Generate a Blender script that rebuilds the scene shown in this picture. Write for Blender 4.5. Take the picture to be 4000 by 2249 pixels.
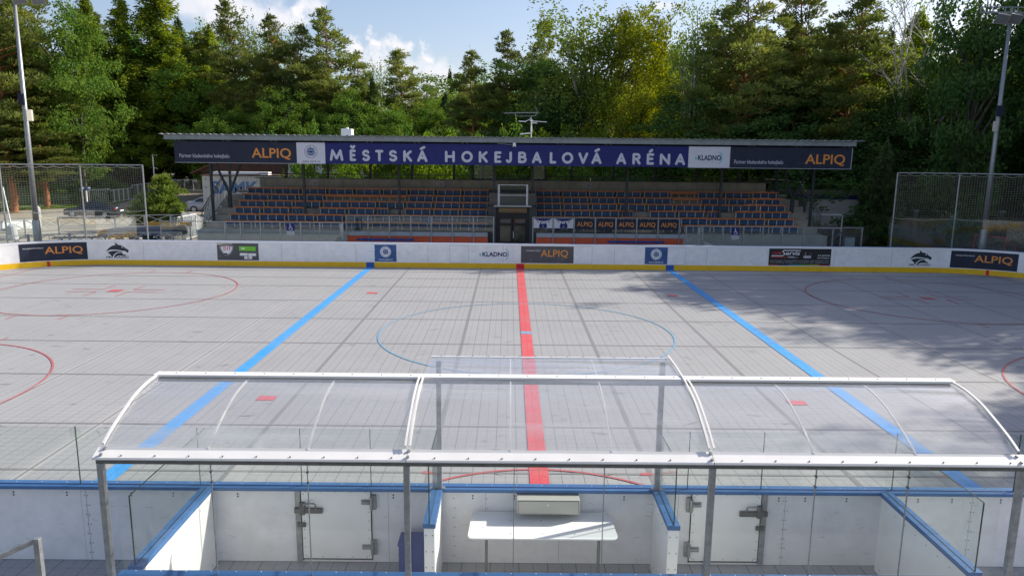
import bpy, math, random
import numpy as np
from mathutils import Vector, Matrix

for o in list(bpy.data.objects):
    bpy.data.objects.remove(o)
S = bpy.context.scene
COL = S.collection
R = math.radians
rnd = random.Random(7)

# ------------------------------------------------------------------ camera
F_PX, PITCH, ROLL, YAW = 2856.5, .1792, .0103, .0048
CAM = Vector((-.5539, -21.9798, 5.3853))
FW = Vector((math.sin(YAW)*math.cos(PITCH), math.cos(YAW)*math.cos(PITCH), -math.sin(PITCH)))
_r = Vector((math.cos(YAW), -math.sin(YAW), 0)); _u = _r.cross(FW)
RT = _r*math.cos(ROLL) + _u*math.sin(ROLL); UP = -_r*math.sin(ROLL) + _u*math.cos(ROLL)
cd = bpy.data.cameras.new('camera'); cam = bpy.data.objects.new('camera', cd); COL.objects.link(cam)
cam.matrix_world = Matrix(((RT.x, UP.x, -FW.x, CAM.x), (RT.y, UP.y, -FW.y, CAM.y), (RT.z, UP.z, -FW.z, CAM.z), (0, 0, 0, 1)))
cd.sensor_width = 36; cd.lens = F_PX/4000*36; cd.clip_start = .1; cd.clip_end = 2000
S.camera = cam

# ------------------------------------------------------------------ sky, sun, exposure
SUN_EL, SUN_AZ = 33.0, 23.0            # azimuth counted from +X towards +Y
W = bpy.data.worlds.new('World'); S.world = W; W.use_nodes = True
nt = W.node_tree; N = nt.nodes; L = nt.links; N.clear()
def wn(t, **k):
    n = N.new(t)
    for a, b in k.items(): setattr(n, a, b)
    return n
wout = wn('ShaderNodeOutputWorld'); bg = wn('ShaderNodeBackground'); L.new(bg.outputs[0], wout.inputs[0])
sky = wn('ShaderNodeTexSky', sky_type='NISHITA'); sky.sun_disc = False
sky.sun_elevation = R(SUN_EL); sky.sun_rotation = R(90-SUN_AZ); sky.air_density = 1.0; sky.dust_density = 1.5; sky.ozone_density = 1.6
bg.inputs[1].default_value = .135
tc = wn('ShaderNodeTexCoord')
# cumulus clouds standing low over the wood: direction-based blobs roughened with noise
CLOUDS = []   # filled with (unit direction, radius, vertical squash, strength)
def dirpx(px, py):
    d = FW + RT*((px-2000)/F_PX) - UP*((py-1124.5)/F_PX); return d.normalized()
for px, py, rad, sq, st in [(760, 10, .030, 2.0, .75), (880, 25, .034, 2.0, .9), (1000, 50, .028, 2.2, .8), (1080, 75, .024, 1.8, .85), (1180, 50, .020, 1.0, 1), (1215, 20, .018, 1.2, .8), (1150, 90, .016, 2.4, .8), (900, 110, .018, 2.8, .5),
                            (1400, 195, .019, .9, 1), (1385, 235, .020, 1.1, .8), (1480, 172, .016, .9, 1), (1540, 180, .018, 1.0, .95), (1500, 230, .018, 2.2, .7), (1655, 205, .017, .75, 1), (1668, 235, .018, 1.1, .95), (1600, 262, .018, 2.4, .6), (1700, 310, .026, 1.8, .75), (1790, 300, .018, 2.2, .35),
                            (2580, 18, .016, 1.5, .7), (2640, 5, .014, 1.4, .6), (3060, 10, .022, 1.6, .6), (3250, 28, .02, 2, .4)]:
    CLOUDS.append((dirpx(px, py), rad, sq, st))
for az, el, rad, sq, st in [(200, 22, .16, 2.2, .5), (250, 28, .2, 2.4, .6), (310, 18, .15, 2, .5), (160, 14, .16, 2, .7), (20, 40, .12, 2, .4), (280, 50, .2, 1.6, .4), (262, 38, .14, 2.6, .6)]:
    a, e = R(az), R(el); CLOUDS.append((Vector((math.cos(a)*math.cos(e), math.sin(a)*math.cos(e), math.sin(e))), rad, sq, st))
nz = wn('ShaderNodeTexNoise'); nz.inputs['Scale'].default_value = 24; nz.inputs['Detail'].default_value = 9; nz.inputs['Roughness'].default_value = .6
L.new(tc.outputs['Generated'], nz.inputs['Vector'])
nzs = wn('ShaderNodeVectorMath', operation='SUBTRACT'); L.new(nz.outputs['Color'], nzs.inputs[0]); nzs.inputs[1].default_value = (.5, .5, .5)
nzm = wn('ShaderNodeVectorMath', operation='MULTIPLY'); L.new(nzs.outputs[0], nzm.inputs[0]); nzm.inputs[1].default_value = (.075, .075, .075)
nrm = wn('ShaderNodeVectorMath', operation='NORMALIZE'); L.new(tc.outputs['Generated'], nrm.inputs[0])
dv = wn('ShaderNodeVectorMath', operation='ADD'); L.new(nrm.outputs[0], dv.inputs[0]); L.new(nzm.outputs[0], dv.inputs[1])
acc = None
for d, rad, sq, st in CLOUDS:
    sb = wn('ShaderNodeVectorMath', operation='SUBTRACT'); L.new(dv.outputs[0], sb.inputs[0]); sb.inputs[1].default_value = d
    ml = wn('ShaderNodeVectorMath', operation='MULTIPLY'); L.new(sb.outputs[0], ml.inputs[0]); ml.inputs[1].default_value = (1/sq, 1/sq, 1)
    ln = wn('ShaderNodeVectorMath', operation='LENGTH'); L.new(ml.outputs[0], ln.inputs[0])
    mr = wn('ShaderNodeMapRange', interpolation_type='SMOOTHSTEP'); L.new(ln.outputs['Value'], mr.inputs['Value'])
    mr.inputs['From Min'].default_value = rad; mr.inputs['From Max'].default_value = rad*.2; mr.inputs['To Min'].default_value = 0; mr.inputs['To Max'].default_value = st
    if acc is None: acc = mr.outputs[0]
    else:
        mx = wn('ShaderNodeMath', operation='MAXIMUM'); L.new(acc, mx.inputs[0]); L.new(mr.outputs[0], mx.inputs[1]); acc = mx.outputs[0]
mixc = wn('ShaderNodeMix', data_type='RGBA'); tn = wn('ShaderNodeVectorMath', operation='MULTIPLY'); L.new(sky.outputs[0], tn.inputs[0]); tn.inputs[1].default_value = (1.0, .93, .955); L.new(acc, mixc.inputs[0]); L.new(tn.outputs[0], mixc.inputs[6]); mixc.inputs[7].default_value = (5.6, 5.5, 5.7, 1)
L.new(mixc.outputs[2], bg.inputs[0])
sd = bpy.data.lights.new('sun', 'SUN'); sd.energy = 4.9; sd.angle = R(.55); sd.color = (1, .93, .82)
sun = bpy.data.objects.new('sun', sd); COL.objects.link(sun)
a, e = R(SUN_AZ), R(SUN_EL)
SUND = Vector((math.cos(a)*math.cos(e), math.sin(a)*math.cos(e), math.sin(e)))
sun.rotation_euler = (-SUND).to_track_quat('-Z', 'Y').to_euler(); sun.location = (40, 20, 40)
S.view_settings.view_transform = 'Standard'; S.view_settings.look = 'None'; S.view_settings.gamma = 1; S.view_settings.exposure = .42
S.render.engine = 'CYCLES'; S.cycles.max_bounces = 8; S.cycles.transparent_max_bounces = 24; S.cycles.caustics_reflective = False; S.cycles.caustics_refractive = False

# ------------------------------------------------------------------ surveying: photo pixel + known plane -> point in the place
def rise(y): return .05*max(0, min(26, y-42))
def onslope(px, py, h=0.):
    lo, hi = 5., 200.; d = _ray(px, py)
    for _ in range(60):
        m_ = (lo+hi)/2; p = CAM+d*m_
        if p.z > rise(p.y)+h: lo = m_
        else: hi = m_
    return CAM+d*lo
def _ray(px, py): return FW + RT*((px-2000)/F_PX) - UP*((py-1124.5)/F_PX)
def atY(px, py, Y):
    d = _ray(px, py); return CAM + d*((Y-CAM.y)/d.y)
def atZ(px, py, z=0.):
    d = _ray(px, py); return CAM + d*((z-CAM.z)/d.z)

# ------------------------------------------------------------------ materials
def mat(name, col, rough=.6, metal=0., nscale=0., namt=.12, bump=0., bscale=None, spec=None, coord='Object', detail=4):
    m = bpy.data.materials.new(name); m.use_nodes = True
    t = m.node_tree; b = t.nodes['Principled BSDF']
    b.inputs['Roughness'].default_value = rough; b.inputs['Metallic'].default_value = metal
    if spec is not None: b.inputs['Specular IOR Level'].default_value = spec
    c = (*col, 1)
    b.inputs['Base Color'].default_value = c
    if nscale:
        tc = t.nodes.new('ShaderNodeTexCoord'); n = t.nodes.new('ShaderNodeTexNoise'); n.inputs['Scale'].default_value = nscale; n.inputs['Detail'].default_value = detail; n.inputs['Roughness'].default_value = .65
        t.links.new(tc.outputs[coord], n.inputs['Vector'])
        r = t.nodes.new('ShaderNodeMapRange'); t.links.new(n.outputs['Fac'], r.inputs['Value'])
        r.inputs['From Min'].default_value = .3; r.inputs['From Max'].default_value = .7; r.inputs['To Min'].default_value = 1-namt; r.inputs['To Max'].default_value = 1+namt
        v = t.nodes.new('ShaderNodeVectorMath'); v.operation = 'SCALE'; v.inputs[0].default_value = col; t.links.new(r.outputs[0], v.inputs['Scale'])
        t.links.new(v.outputs[0], b.inputs['Base Color'])
        if bump:
            n2 = n
            if bscale:
                n2 = t.nodes.new('ShaderNodeTexNoise'); n2.inputs['Scale'].default_value = bscale; n2.inputs['Detail'].default_value = 3; t.links.new(tc.outputs[coord], n2.inputs['Vector'])
            bp = t.nodes.new('ShaderNodeBump'); bp.inputs['Strength'].default_value = bump; bp.inputs['Distance'].default_value = .02; t.links.new(n2.outputs['Fac'], bp.inputs['Height']); t.links.new(bp.outputs[0], b.inputs['Normal'])
    return m

def glass(name, tint, refl=1., rough=.02, bump=0., haze=0., hazecol=(.8, .8, .85), bscale=(1, 1, 1), base_refl=.035):
    m = bpy.data.materials.new(name); m.use_nodes = True; t = m.node_tree; n = t.nodes; l = t.links; n.clear()
    out = n.new('ShaderNodeOutputMaterial'); tr = n.new('ShaderNodeBsdfTransparent'); tr.inputs[0].default_value = (*tint, 1)
    gl = n.new('ShaderNodeBsdfGlossy'); gl.inputs['Roughness'].default_value = rough; gl.inputs[0].default_value = (refl, refl, refl, 1)
    lw = n.new('ShaderNodeLayerWeight'); lw.inputs['Blend'].default_value = .5
    pw = n.new('ShaderNodeMath'); pw.operation = 'POWER'; l.new(lw.outputs['Facing'], pw.inputs[0]); pw.inputs[1].default_value = 5
    fr = n.new('ShaderNodeMath'); fr.operation = 'MULTIPLY_ADD'; l.new(pw.outputs[0], fr.inputs[0]); fr.inputs[1].default_value = .9; fr.inputs[2].default_value = base_refl
    mx = n.new('ShaderNodeMixShader'); l.new(fr.outputs[0], mx.inputs[0])
    base = tr.outputs[0]
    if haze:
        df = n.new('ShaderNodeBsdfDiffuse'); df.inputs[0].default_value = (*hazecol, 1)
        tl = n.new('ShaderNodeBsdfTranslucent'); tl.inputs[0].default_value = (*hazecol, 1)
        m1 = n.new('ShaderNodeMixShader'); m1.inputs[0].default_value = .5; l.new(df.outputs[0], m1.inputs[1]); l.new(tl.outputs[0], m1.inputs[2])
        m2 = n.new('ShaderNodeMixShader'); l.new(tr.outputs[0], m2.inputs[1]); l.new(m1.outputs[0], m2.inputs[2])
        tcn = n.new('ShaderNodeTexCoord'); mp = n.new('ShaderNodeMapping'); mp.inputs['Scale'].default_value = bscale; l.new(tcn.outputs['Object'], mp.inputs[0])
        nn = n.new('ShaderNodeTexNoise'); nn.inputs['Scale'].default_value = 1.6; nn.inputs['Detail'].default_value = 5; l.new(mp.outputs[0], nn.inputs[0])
        mr = n.new('ShaderNodeMapRange'); mr.inputs['From Min'].default_value = .50; mr.inputs['From Max'].default_value = .72; mr.inputs['To Min'].default_value = haze*.75; mr.inputs['To Max'].default_value = haze*2.4; l.new(nn.outputs[0], mr.inputs[0]); l.new(mr.outputs[0], m2.inputs[0])  # milky sheet; its patchy white streaks paint in sun glints and cloud reflections
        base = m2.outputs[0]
        if bump:
            bp = n.new('ShaderNodeBump'); bp.inputs['Strength'].default_value = bump; bp.inputs['Distance'].default_value = .08; l.new(nn.outputs[0], bp.inputs['Height']); l.new(bp.outputs[0], gl.inputs['Normal'])
    l.new(base, mx.inputs[1]); l.new(gl.outputs[0], mx.inputs[2]); l.new(mx.outputs[0], out.inputs[0])
    return m

def floor_mat(name, col, amt=1.0):
    """sport tile: 0.19 m interlocking squares, every second joint across the rink wider"""
    m = bpy.data.materials.new(name); m.use_nodes = True; t = m.node_tree; n = t.nodes; l = t.links; b = n['Principled BSDF']; b.inputs['Roughness'].default_value = .62
    tc = n.new('ShaderNodeTexCoord'); sp = n.new('ShaderNodeSeparateXYZ'); l.new(tc.outputs['Object'], sp.inputs[0])
    def line(sock, period, width, off=0.):
        ad = n.new('ShaderNodeMath'); ad.operation = 'MULTIPLY_ADD'; l.new(sock, ad.inputs[0]); ad.inputs[1].default_value = 1/period; ad.inputs[2].default_value = off+.5
        f = n.new('ShaderNodeMath'); f.operation = 'FRACT'; l.new(ad.outputs[0], f.inputs[0])
        s = n.new('ShaderNodeMath'); s.operation = 'SUBTRACT'; l.new(f.outputs[0], s.inputs[0]); s.inputs[1].default_value = .5
        ab = n.new('ShaderNodeMath'); ab.operation = 'ABSOLUTE'; l.new(s.outputs[0], ab.inputs[0])
        lt = n.new('ShaderNodeMath'); lt.operation = 'LESS_THAN'; l.new(ab.outputs[0], lt.inputs[0]); lt.inputs[1].default_value = width/period/2
        return lt.outputs[0]
    def mul(s, k):
        x = n.new('ShaderNodeMath'); x.operation = 'MULTIPLY'; l.new(s, x.inputs[0]); x.inputs[1].default_value = k; return x.outputs[0]
    def mxx(a, b_):
        x = n.new('ShaderNodeMath'); x.operation = 'MAXIMUM'; l.new(a, x.inputs[0]); l.new(b_, x.inputs[1]); return x.outputs[0]
    k = mxx(mxx(mul(line(sp.outputs[0], .3815, .012), .62), mul(line(sp.outputs[0], .3815, .008, .5), .42)), mul(line(sp.outputs[1], .1907, .011), .34))
    no = n.new('ShaderNodeTexNoise'); no.inputs['Scale'].default_value = .35; no.inputs['Detail'].default_value = 7; no.inputs['Roughness'].default_value = .7; l.new(tc.outputs['Object'], no.inputs[0])
    r = n.new('ShaderNodeMapRange'); l.new(no.outputs[0], r.inputs[0]); r.inputs['From Min'].default_value = .3; r.inputs['From Max'].default_value = .7; r.inputs['To Min'].default_value = .93; r.inputs['To Max'].default_value = 1.05
    n2 = n.new('ShaderNodeTexNoise'); n2.inputs['Scale'].default_value = 26; n2.inputs['Detail'].default_value = 2; l.new(tc.outputs['Object'], n2.inputs[0])
    r2 = n.new('ShaderNodeMapRange'); l.new(n2.outputs[0], r2.inputs[0]); r2.inputs['From Min'].default_value = .3; r2.inputs['From Max'].default_value = .7; r2.inputs['To Min'].default_value = .92; r2.inputs['To Max'].default_value = 1.08
    om = n.new('ShaderNodeMath'); om.operation = 'MULTIPLY_ADD'; l.new(k, om.inputs[0]); om.inputs[1].default_value = -amt; om.inputs[2].default_value = 1
    p = n.new('ShaderNodeMath'); p.operation = 'MULTIPLY'; l.new(r.outputs[0], p.inputs[0]); l.new(r2.outputs[0], p.inputs[1])
    p2 = n.new('ShaderNodeMath'); p2.operation = 'MULTIPLY'; l.new(p.outputs[0], p2.inputs[0]); l.new(om.outputs[0], p2.inputs[1])
    # every tile a slightly different grey; scuffed streaks; paint worn through to the tile
    sn = n.new('ShaderNodeVectorMath'); sn.operation = 'SNAP'; l.new(tc.outputs['Object'], sn.inputs[0]); sn.inputs[1].default_value = (.3815, .3815, 10)
    wn_ = n.new('ShaderNodeTexWhiteNoise'); l.new(sn.outputs[0], wn_.inputs[0]); r3 = n.new('ShaderNodeMapRange'); l.new(wn_.outputs['Value'], r3.inputs[0]); r3.inputs['To Min'].default_value = .985; r3.inputs['To Max'].default_value = 1.012
    mpp = n.new('ShaderNodeMapping'); mpp.inputs['Scale'].default_value = (.5, 1.6, 1); mpp.inputs['Rotation'].default_value = (0, 0, .5); l.new(tc.outputs['Object'], mpp.inputs[0])
    n3 = n.new('ShaderNodeTexNoise'); n3.inputs['Scale'].default_value = 1.1; n3.inputs['Detail'].default_value = 9; n3.inputs['Roughness'].default_value = .75; l.new(mpp.outputs[0], n3.inputs[0])
    r4 = n.new('ShaderNodeMapRange'); l.new(n3.outputs[0], r4.inputs[0]); r4.inputs['From Min'].default_value = .56; r4.inputs['From Max'].default_value = .70; r4.inputs['To Min'].default_value = 1; r4.inputs['To Max'].default_value = .965
    p3 = n.new('ShaderNodeMath'); p3.operation = 'MULTIPLY'; l.new(p2.outputs[0], p3.inputs[0]); l.new(r3.outputs[0], p3.inputs[1])
    p4 = n.new('ShaderNodeMath'); p4.operation = 'MULTIPLY'; l.new(p3.outputs[0], p4.inputs[0]); l.new(r4.outputs[0], p4.inputs[1])
    wear = n.new('ShaderNodeMix'); wear.data_type = 'RGBA'; wear.inputs[6].default_value = (*col, 1); wear.inputs[7].default_value = (.36, .36, .36, 1)
    r5 = n.new('ShaderNodeMapRange'); l.new(n3.outputs[0], r5.inputs[0]); r5.inputs['From Min'].default_value = .42; r5.inputs['From Max'].default_value = .75; r5.inputs['To Min'].default_value = .0; r5.inputs['To Max'].default_value = .38; l.new(r5.outputs[0], wear.inputs[0])
    v = n.new('ShaderNodeVectorMath'); v.operation = 'SCALE'; l.new(wear.outputs[2], v.inputs[0]); l.new(p4.outputs[0], v.inputs['Scale']); l.new(v.outputs[0], b.inputs['Base Color'])
    return m

def leaf_mat(name, col, col2, trans=.35, hue=.0):
    m = bpy.data.materials.new(name); m.use_nodes = True; t = m.node_tree; n = t.nodes; l = t.links; n.clear()
    out = n.new('ShaderNodeOutputMaterial'); oi = n.new('ShaderNodeObjectInfo'); tc = n.new('ShaderNodeTexCoord')
    no = n.new('ShaderNodeTexNoise'); no.inputs['Scale'].default_value = .55; no.inputs['Detail'].default_value = 3; l.new(tc.outputs['Object'], no.inputs[0])
    mp = n.new('ShaderNodeMapRange'); l.new(no.outputs[0], mp.inputs[0]); mp.inputs['From Min'].default_value = .35; mp.inputs['From Max'].default_value = .65
    mc = n.new('ShaderNodeMix'); mc.data_type = 'RGBA'; l.new(mp.outputs[0], mc.inputs[0]); mc.inputs[6].default_value = (*col, 1); mc.inputs[7].default_value = (*col2, 1)
    rr = n.new('ShaderNodeMapRange'); l.new(oi.outputs['Random'], rr.inputs[0]); rr.inputs['To Min'].default_value = .78; rr.inputs['To Max'].default_value = 1.2
    hs = n.new('ShaderNodeHueSaturation'); l.new(mc.outputs[2], hs.inputs['Color']); l.new(rr.outputs[0], hs.inputs['Value'])
    df = n.new('ShaderNodeBsdfDiffuse'); tl = n.new('ShaderNodeBsdfTranslucent'); l.new(hs.outputs[0], df.inputs[0])
    hs2 = n.new('ShaderNodeHueSaturation'); hs2.inputs['Hue'].default_value = .485; hs2.inputs['Saturation'].default_value = 1.15; hs2.inputs['Value'].default_value = 1.25; l.new(hs.outputs[0], hs2.inputs['Color']); l.new(hs2.outputs[0], tl.inputs[0])
    mx = n.new('ShaderNodeMixShader'); mx.inputs[0].default_value = trans; l.new(df.outputs[0], mx.inputs[1]); l.new(tl.outputs[0], mx.inputs[2]); l.new(mx.outputs[0], out.inputs[0])
    return m

M = dict(
    tile=floor_mat('tile_grey', (.362, .362, .362), .9), red=floor_mat('tile_red', (.66, .085, .095), .5), blue=floor_mat('tile_blue', (.045, .34, .78), .5), cyan=floor_mat('tile_cyan', (.18, .39, .56), .5), redline=floor_mat('tile_redline', (.50, .11, .115), .4),
    seam=mat('seam_dark', (.235, .23, .23), .7, nscale=20, namt=.2), seam_light=mat('seam_light', (.50, .49, .47), .7), white_line=mat('white_line', (.8, .8, .78), .6),
    ground=mat('ground', (.10, .09, .07), .95, nscale=.6, namt=.35, bump=.4, bscale=6, detail=8), asphalt=mat('lot_asphalt', (.36, .31, .255), .9, nscale=.5, namt=.2, bump=.2, bscale=30, detail=8),
    grass=mat('grass_green', (.10, .16, .025), .9, nscale=1.5, namt=.4, bump=.8, bscale=14, detail=8), paving=mat('paving', (.26, .255, .25), .85, nscale=2, namt=.12),
    board=mat('board_white', (.79, .79, .80), .42, nscale=3.2, namt=.09, bump=.06, bscale=2.2, detail=10), boardcap=mat('board_cap', (.8, .81, .84), .4), kick=mat('kick_yellow', (.78, .47, .005), .45, nscale=3, namt=.08), kickblue=mat('kick_blue', (.02, .09, .35), .5), kickred=mat('kick_red', (.65, .01, .03), .5),
    railblue=mat('rail_blue', (.055, .155, .35), .42, nscale=5, namt=.1), darkblue=mat('dark_blue', (.02, .04, .16), .55), plastic=mat('plastic_white', (.90, .90, .87), .38, nscale=2.6, namt=.045, bump=.05, bscale=1.8, detail=10),
    galv=mat('galvanised', (.33, .345, .35), .48, .6, nscale=14, namt=.22), galvdark=mat('galvanised_dark', (.16, .165, .155), .55, .5, nscale=10, namt=.2), alu=mat('aluminium', (.74, .74, .75), .6, .1, nscale=9, namt=.08),
    flash=mat('flashing_white', (.82, .80, .76), .38, nscale=3, namt=.04), screw=mat('screw', (.10, .09, .08), .5, .5), black=mat('black', (.012, .012, .014), .6), steel=mat('steel_paint', (.05, .055, .06), .55, .2, nscale=8, namt=.15),
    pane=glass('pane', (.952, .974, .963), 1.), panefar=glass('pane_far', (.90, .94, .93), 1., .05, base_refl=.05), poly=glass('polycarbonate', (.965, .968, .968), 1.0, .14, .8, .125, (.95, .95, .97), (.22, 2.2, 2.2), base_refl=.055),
    pane_rear=glass('pane_rear', (.975, .986, .98), 1.),
    darkglass=mat('dark_glass', (.02, .025, .02), .06, spec=.8), orange=mat('seat_plank', (.54, .175, .06), .5, nscale=6, namt=.18), panel=mat('panel_blue', (.020, .066, .155), .5, nscale=3, namt=.2), bracket=mat('bracket_grey', (.62, .65, .68), .5),
    concrete=mat('concrete', (.35, .325, .28), .9, nscale=1.6, namt=.22, bump=.2, bscale=12, detail=8), concrete_light=mat('concrete_light', (.40, .39, .355), .85, nscale=1.5, namt=.12), concrete_dark=mat('concrete_dark', (.15, .14, .125), .9, nscale=1.5, namt=.25, detail=8),
    redwall=mat('wall_orange', (.62, .10, .035), .7, nscale=4, namt=.08), greywall=mat('wall_grey', (.36, .40, .43), .7, nscale=3, namt=.1),
    roof=mat('roof_sheet', (.45, .47, .48), .45, .3, nscale=3, namt=.15), fascia=mat('fascia', (.25, .28, .28), .55, .2, nscale=2.2, namt=.18), slate=mat('sign_slate', (.013, .019, .042), .7, nscale=4, namt=.2, bump=.35, bscale=1.4), signblue=mat('sign_blue', (.010, .016, .135), .7, nscale=3, namt=.15, bump=.35, bscale=1.2), signwhite=mat('sign_white', (.62, .63, .68), .55, nscale=2, namt=.05),
    lettergrey=mat('letter_grey', (.55, .57, .64), .6), amber=mat('amber', (.72, .27, .05), .6), navy=mat('navy', (.015, .03, .10), .6), teal=mat('teal', (.05, .45, .55), .6), white=mat('white', (.8, .8, .8), .6), redp=mat('red_paint', (.55, .03, .03), .6), green=mat('green_paint', (.18, .55, .03), .6), inkdark=mat('ink', (.012, .03, .04), .6), sblue=mat('sign_midblue', (.03, .09, .25), .5, nscale=2, namt=.3), greysign=mat('sign_grey', (.075, .075, .085), .45, nscale=2.5, namt=.25), palegrey=mat('pale_grey', (.45, .45, .47), .6), cream=mat('cream', (.55, .50, .40), .6),
    netm=mat('net_cord', (.34, .33, .27), .8), bark=mat('bark', (.085, .055, .035), .95, nscale=6, namt=.4), barkpine=mat('bark_pine', (.30, .125, .05), .9, nscale=5, namt=.4), barkbirch=mat('bark_birch', (.50, .47, .42), .8, nscale=5, namt=.45), barkgrey=mat('bark_grey', (.10, .09, .07), .9, nscale=5, namt=.4),
    car=mat('car_grey', (.040, .052, .065), .25, .4, spec=.8), carwhite=mat('car_white', (.38, .38, .41), .25, spec=.7), tyre=mat('tyre', (.015, .015, .015), .8), rim=mat('rim', (.4, .4, .42), .35, .7), lampred=mat('lamp_red', (.5, .02, .03), .3),
    barrier=mat('barrier_zinc', (.50, .50, .47), .5, .15, nscale=8, namt=.15),
    housewhite=mat('house_white', (.50, .50, .46), .8, nscale=1.5, namt=.08), hut=mat('hut_brown', (.075, .035, .022), .8, nscale=6, namt=.25), hutroof=mat('hut_roof', (.20, .075, .055), .8, nscale=7, namt=.2), wood=mat('wood_old', (.30, .24, .15), .85, nscale=9, namt=.3), ochre=mat('ochre', (.60, .33, .05), .6), yellow=mat('yellow', (.75, .55, .02), .6),
    benchblue=mat('bench_blue', (.02, .05, .24), .5), boxgrey=mat('box_grey', (.46, .46, .41), .5, .15), lens=mat('lamp_glass', (.45, .47, .48), .12, .5), beige=mat('beige', (.55, .52, .44), .6), mesh_white=mat('fence_white', (.72, .74, .74), .5), darkgreen=mat('dark_green', (.02, .04, .03), .6), fabric=mat('tarp_grey', (.13, .14, .16), .8), goalred=mat('goal_red', (.50, .03, .03), .5),
)
LF = dict(
    youngpine=leaf_mat('needles_young', (.16, .24, .06), (.24, .31, .07), .4),
    pine=leaf_mat('needles_pine', (0.135, 0.185, 0.060), (0.21, 0.24, 0.062)), larch=leaf_mat('needles_larch', (0.182, 0.26, 0.036), (0.26, 0.325, 0.046), .4), spruce=leaf_mat('needles_spruce', (0.068, 0.112, 0.045), (0.112, 0.173, 0.057)),
    broad=leaf_mat('leaves_green', (0.11, 0.22, 0.045), (0.18, 0.28, 0.05), .4), yellow=leaf_mat('leaves_yellow', (0.20, 0.26, 0.04), (0.27, 0.30, 0.04), .45), birch=leaf_mat('leaves_birch', (0.165, 0.242, 0.061), (0.22, 0.297, 0.066), .42), dark=leaf_mat('leaves_dark', (0.054, 0.117, 0.036), (0.09, 0.165, 0.045), .3), shrub=leaf_mat('leaves_shrub', (0.196, 0.287, 0.034), (0.103, 0.184, 0.029), .45))

# ------------------------------------------------------------------ mesh helpers
class MB:
    def __init__(s): s.v = []; s.f = []
    def add(s, vs, fs):
        k = len(s.v); s.v += [tuple(v) for v in vs]; s.f += [tuple(i+k for i in f) for f in fs]; return s
    def box(s, x0, x1, y0, y1, z0, z1):
        if x0 > x1: x0, x1 = x1, x0
        if y0 > y1: y0, y1 = y1, y0
        if z0 > z1: z0, z1 = z1, z0
        return s.add([(x0, y0, z0), (x1, y0, z0), (x1, y1, z0), (x0, y1, z0), (x0, y0, z1), (x1, y0, z1), (x1, y1, z1), (x0, y1, z1)],
                     [(0, 3, 2, 1), (4, 5, 6, 7), (0, 1, 5, 4), (1, 2, 6, 5), (2, 3, 7, 6), (3, 0, 4, 7)])
    def bar(s, a, b, w, h=None, up=(0, 0, 1)):
        """rectangular bar from a to b, w across, h along up"""
        h = w if h is None else h
        a = Vector(a); b = Vector(b); d = (b-a).normalized(); u = Vector(up)
        if abs(d.dot(u)) > .98: u = Vector((0, 1, 0))
        sx = d.cross(u).normalized()*(w/2); sy = sx.cross(d).normalized()*(h/2)
        vs = [p+q for p in (a, b) for q in (-sx-sy, sx-sy, sx+sy, -sx+sy)]
        return s.add(vs, [(3, 2, 1, 0), (4, 5, 6, 7), (0, 1, 5, 4), (1, 2, 6, 5), (2, 3, 7, 6), (3, 0, 4, 7)])
    def tube(s, pts, r, n=8, cap=True):
        pts = [Vector(p) for p in pts]; rs = r if isinstance(r, (list, tuple)) else [r]*len(pts)
        k = len(s.v); prev = None; m = len(pts)
        for i, p in enumerate(pts):
            d = (pts[min(i+1, m-1)]-pts[max(i-1, 0)]).normalized()
            if prev is None:
                u = Vector((0, 0, 1)) if abs(d.z) < .9 else Vector((1, 0, 0)); sx = d.cross(u).normalized()
            else: sx = (prev-d*prev.dot(d)).normalized()
            prev = sx; sy = d.cross(sx)
            for j in range(n):
                t = 2*math.pi*j/n; s.v.append(tuple(p+(sx*math.cos(t)+sy*math.sin(t))*rs[i]))
        for i in range(m-1):
            for j in range(n):
                s.f.append((k+i*n+j, k+i*n+(j+1) % n, k+(i+1)*n+(j+1) % n, k+(i+1)*n+j))
        if cap: s.f.append(tuple(k+j for j in reversed(range(n)))); s.f.append(tuple(k+(m-1)*n+j for j in range(n)))
        return s
    def prism(s, poly, map2, d0, d1):
        """polygon (u,v) list extruded between depths d0 and d1 through map2(u,v,d)"""
        n = len(poly); vs = [map2(u, v, d0) for u, v in poly]+[map2(u, v, d1) for u, v in poly]
        return s.add(vs, [tuple(range(n)), tuple(range(2*n-1, n-1, -1))]+[(i, i+n, (i+1) % n+n, (i+1) % n) for i in range(n)])
    def build(s, name, m, parent=None, smooth=False, label=None, bevel=0.):
        me = bpy.data.meshes.new(name); me.from_pydata(s.v, [], s.f); me.validate(); me.update()
        o = bpy.data.objects.new(name, me); COL.objects.link(o)
        for mm in (m if isinstance(m, (list, tuple)) else [m]): me.materials.append(mm)
        if smooth:
            me.polygons.foreach_set('use_smooth', [True]*len(me.polygons))
        if bevel:
            b = o.modifiers.new('bevel', 'BEVEL'); b.width = bevel; b.segments = 2; b.limit_method = 'ANGLE'
        if parent is not None: adopt(o, parent)
        if label: o['label'] = label
        return o
def wloc(o):
    v = Vector((0, 0, 0))
    while o is not None: v += o.location; o = o.parent
    return v
def adopt(o, parent):
    o.location = o.location - wloc(parent); o.parent = parent
def tag(o, label, cat, group=None, kind=None):
    o['label'] = label; o['category'] = cat
    if group: o['group'] = group
    if kind: o['kind'] = kind
    return o
def thing(name, label, cat, loc=(0, 0, 0), group=None):
    o = bpy.data.objects.new(name, None); o.empty_display_size = .3; COL.objects.link(o); o.location = loc
    return tag(o, label, cat, group)
def struct(o): o['kind'] = 'structure'; return o
def copy_tree(o, parent=None):
    c = o.copy(); COL.objects.link(c)
    if parent is not None: c.parent = parent; c.matrix_parent_inverse = o.matrix_parent_inverse
    for ch in [x for x in KIDS.get(o.name, [])]: copy_tree(ch, c)
    return c
KIDS = {}
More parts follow.
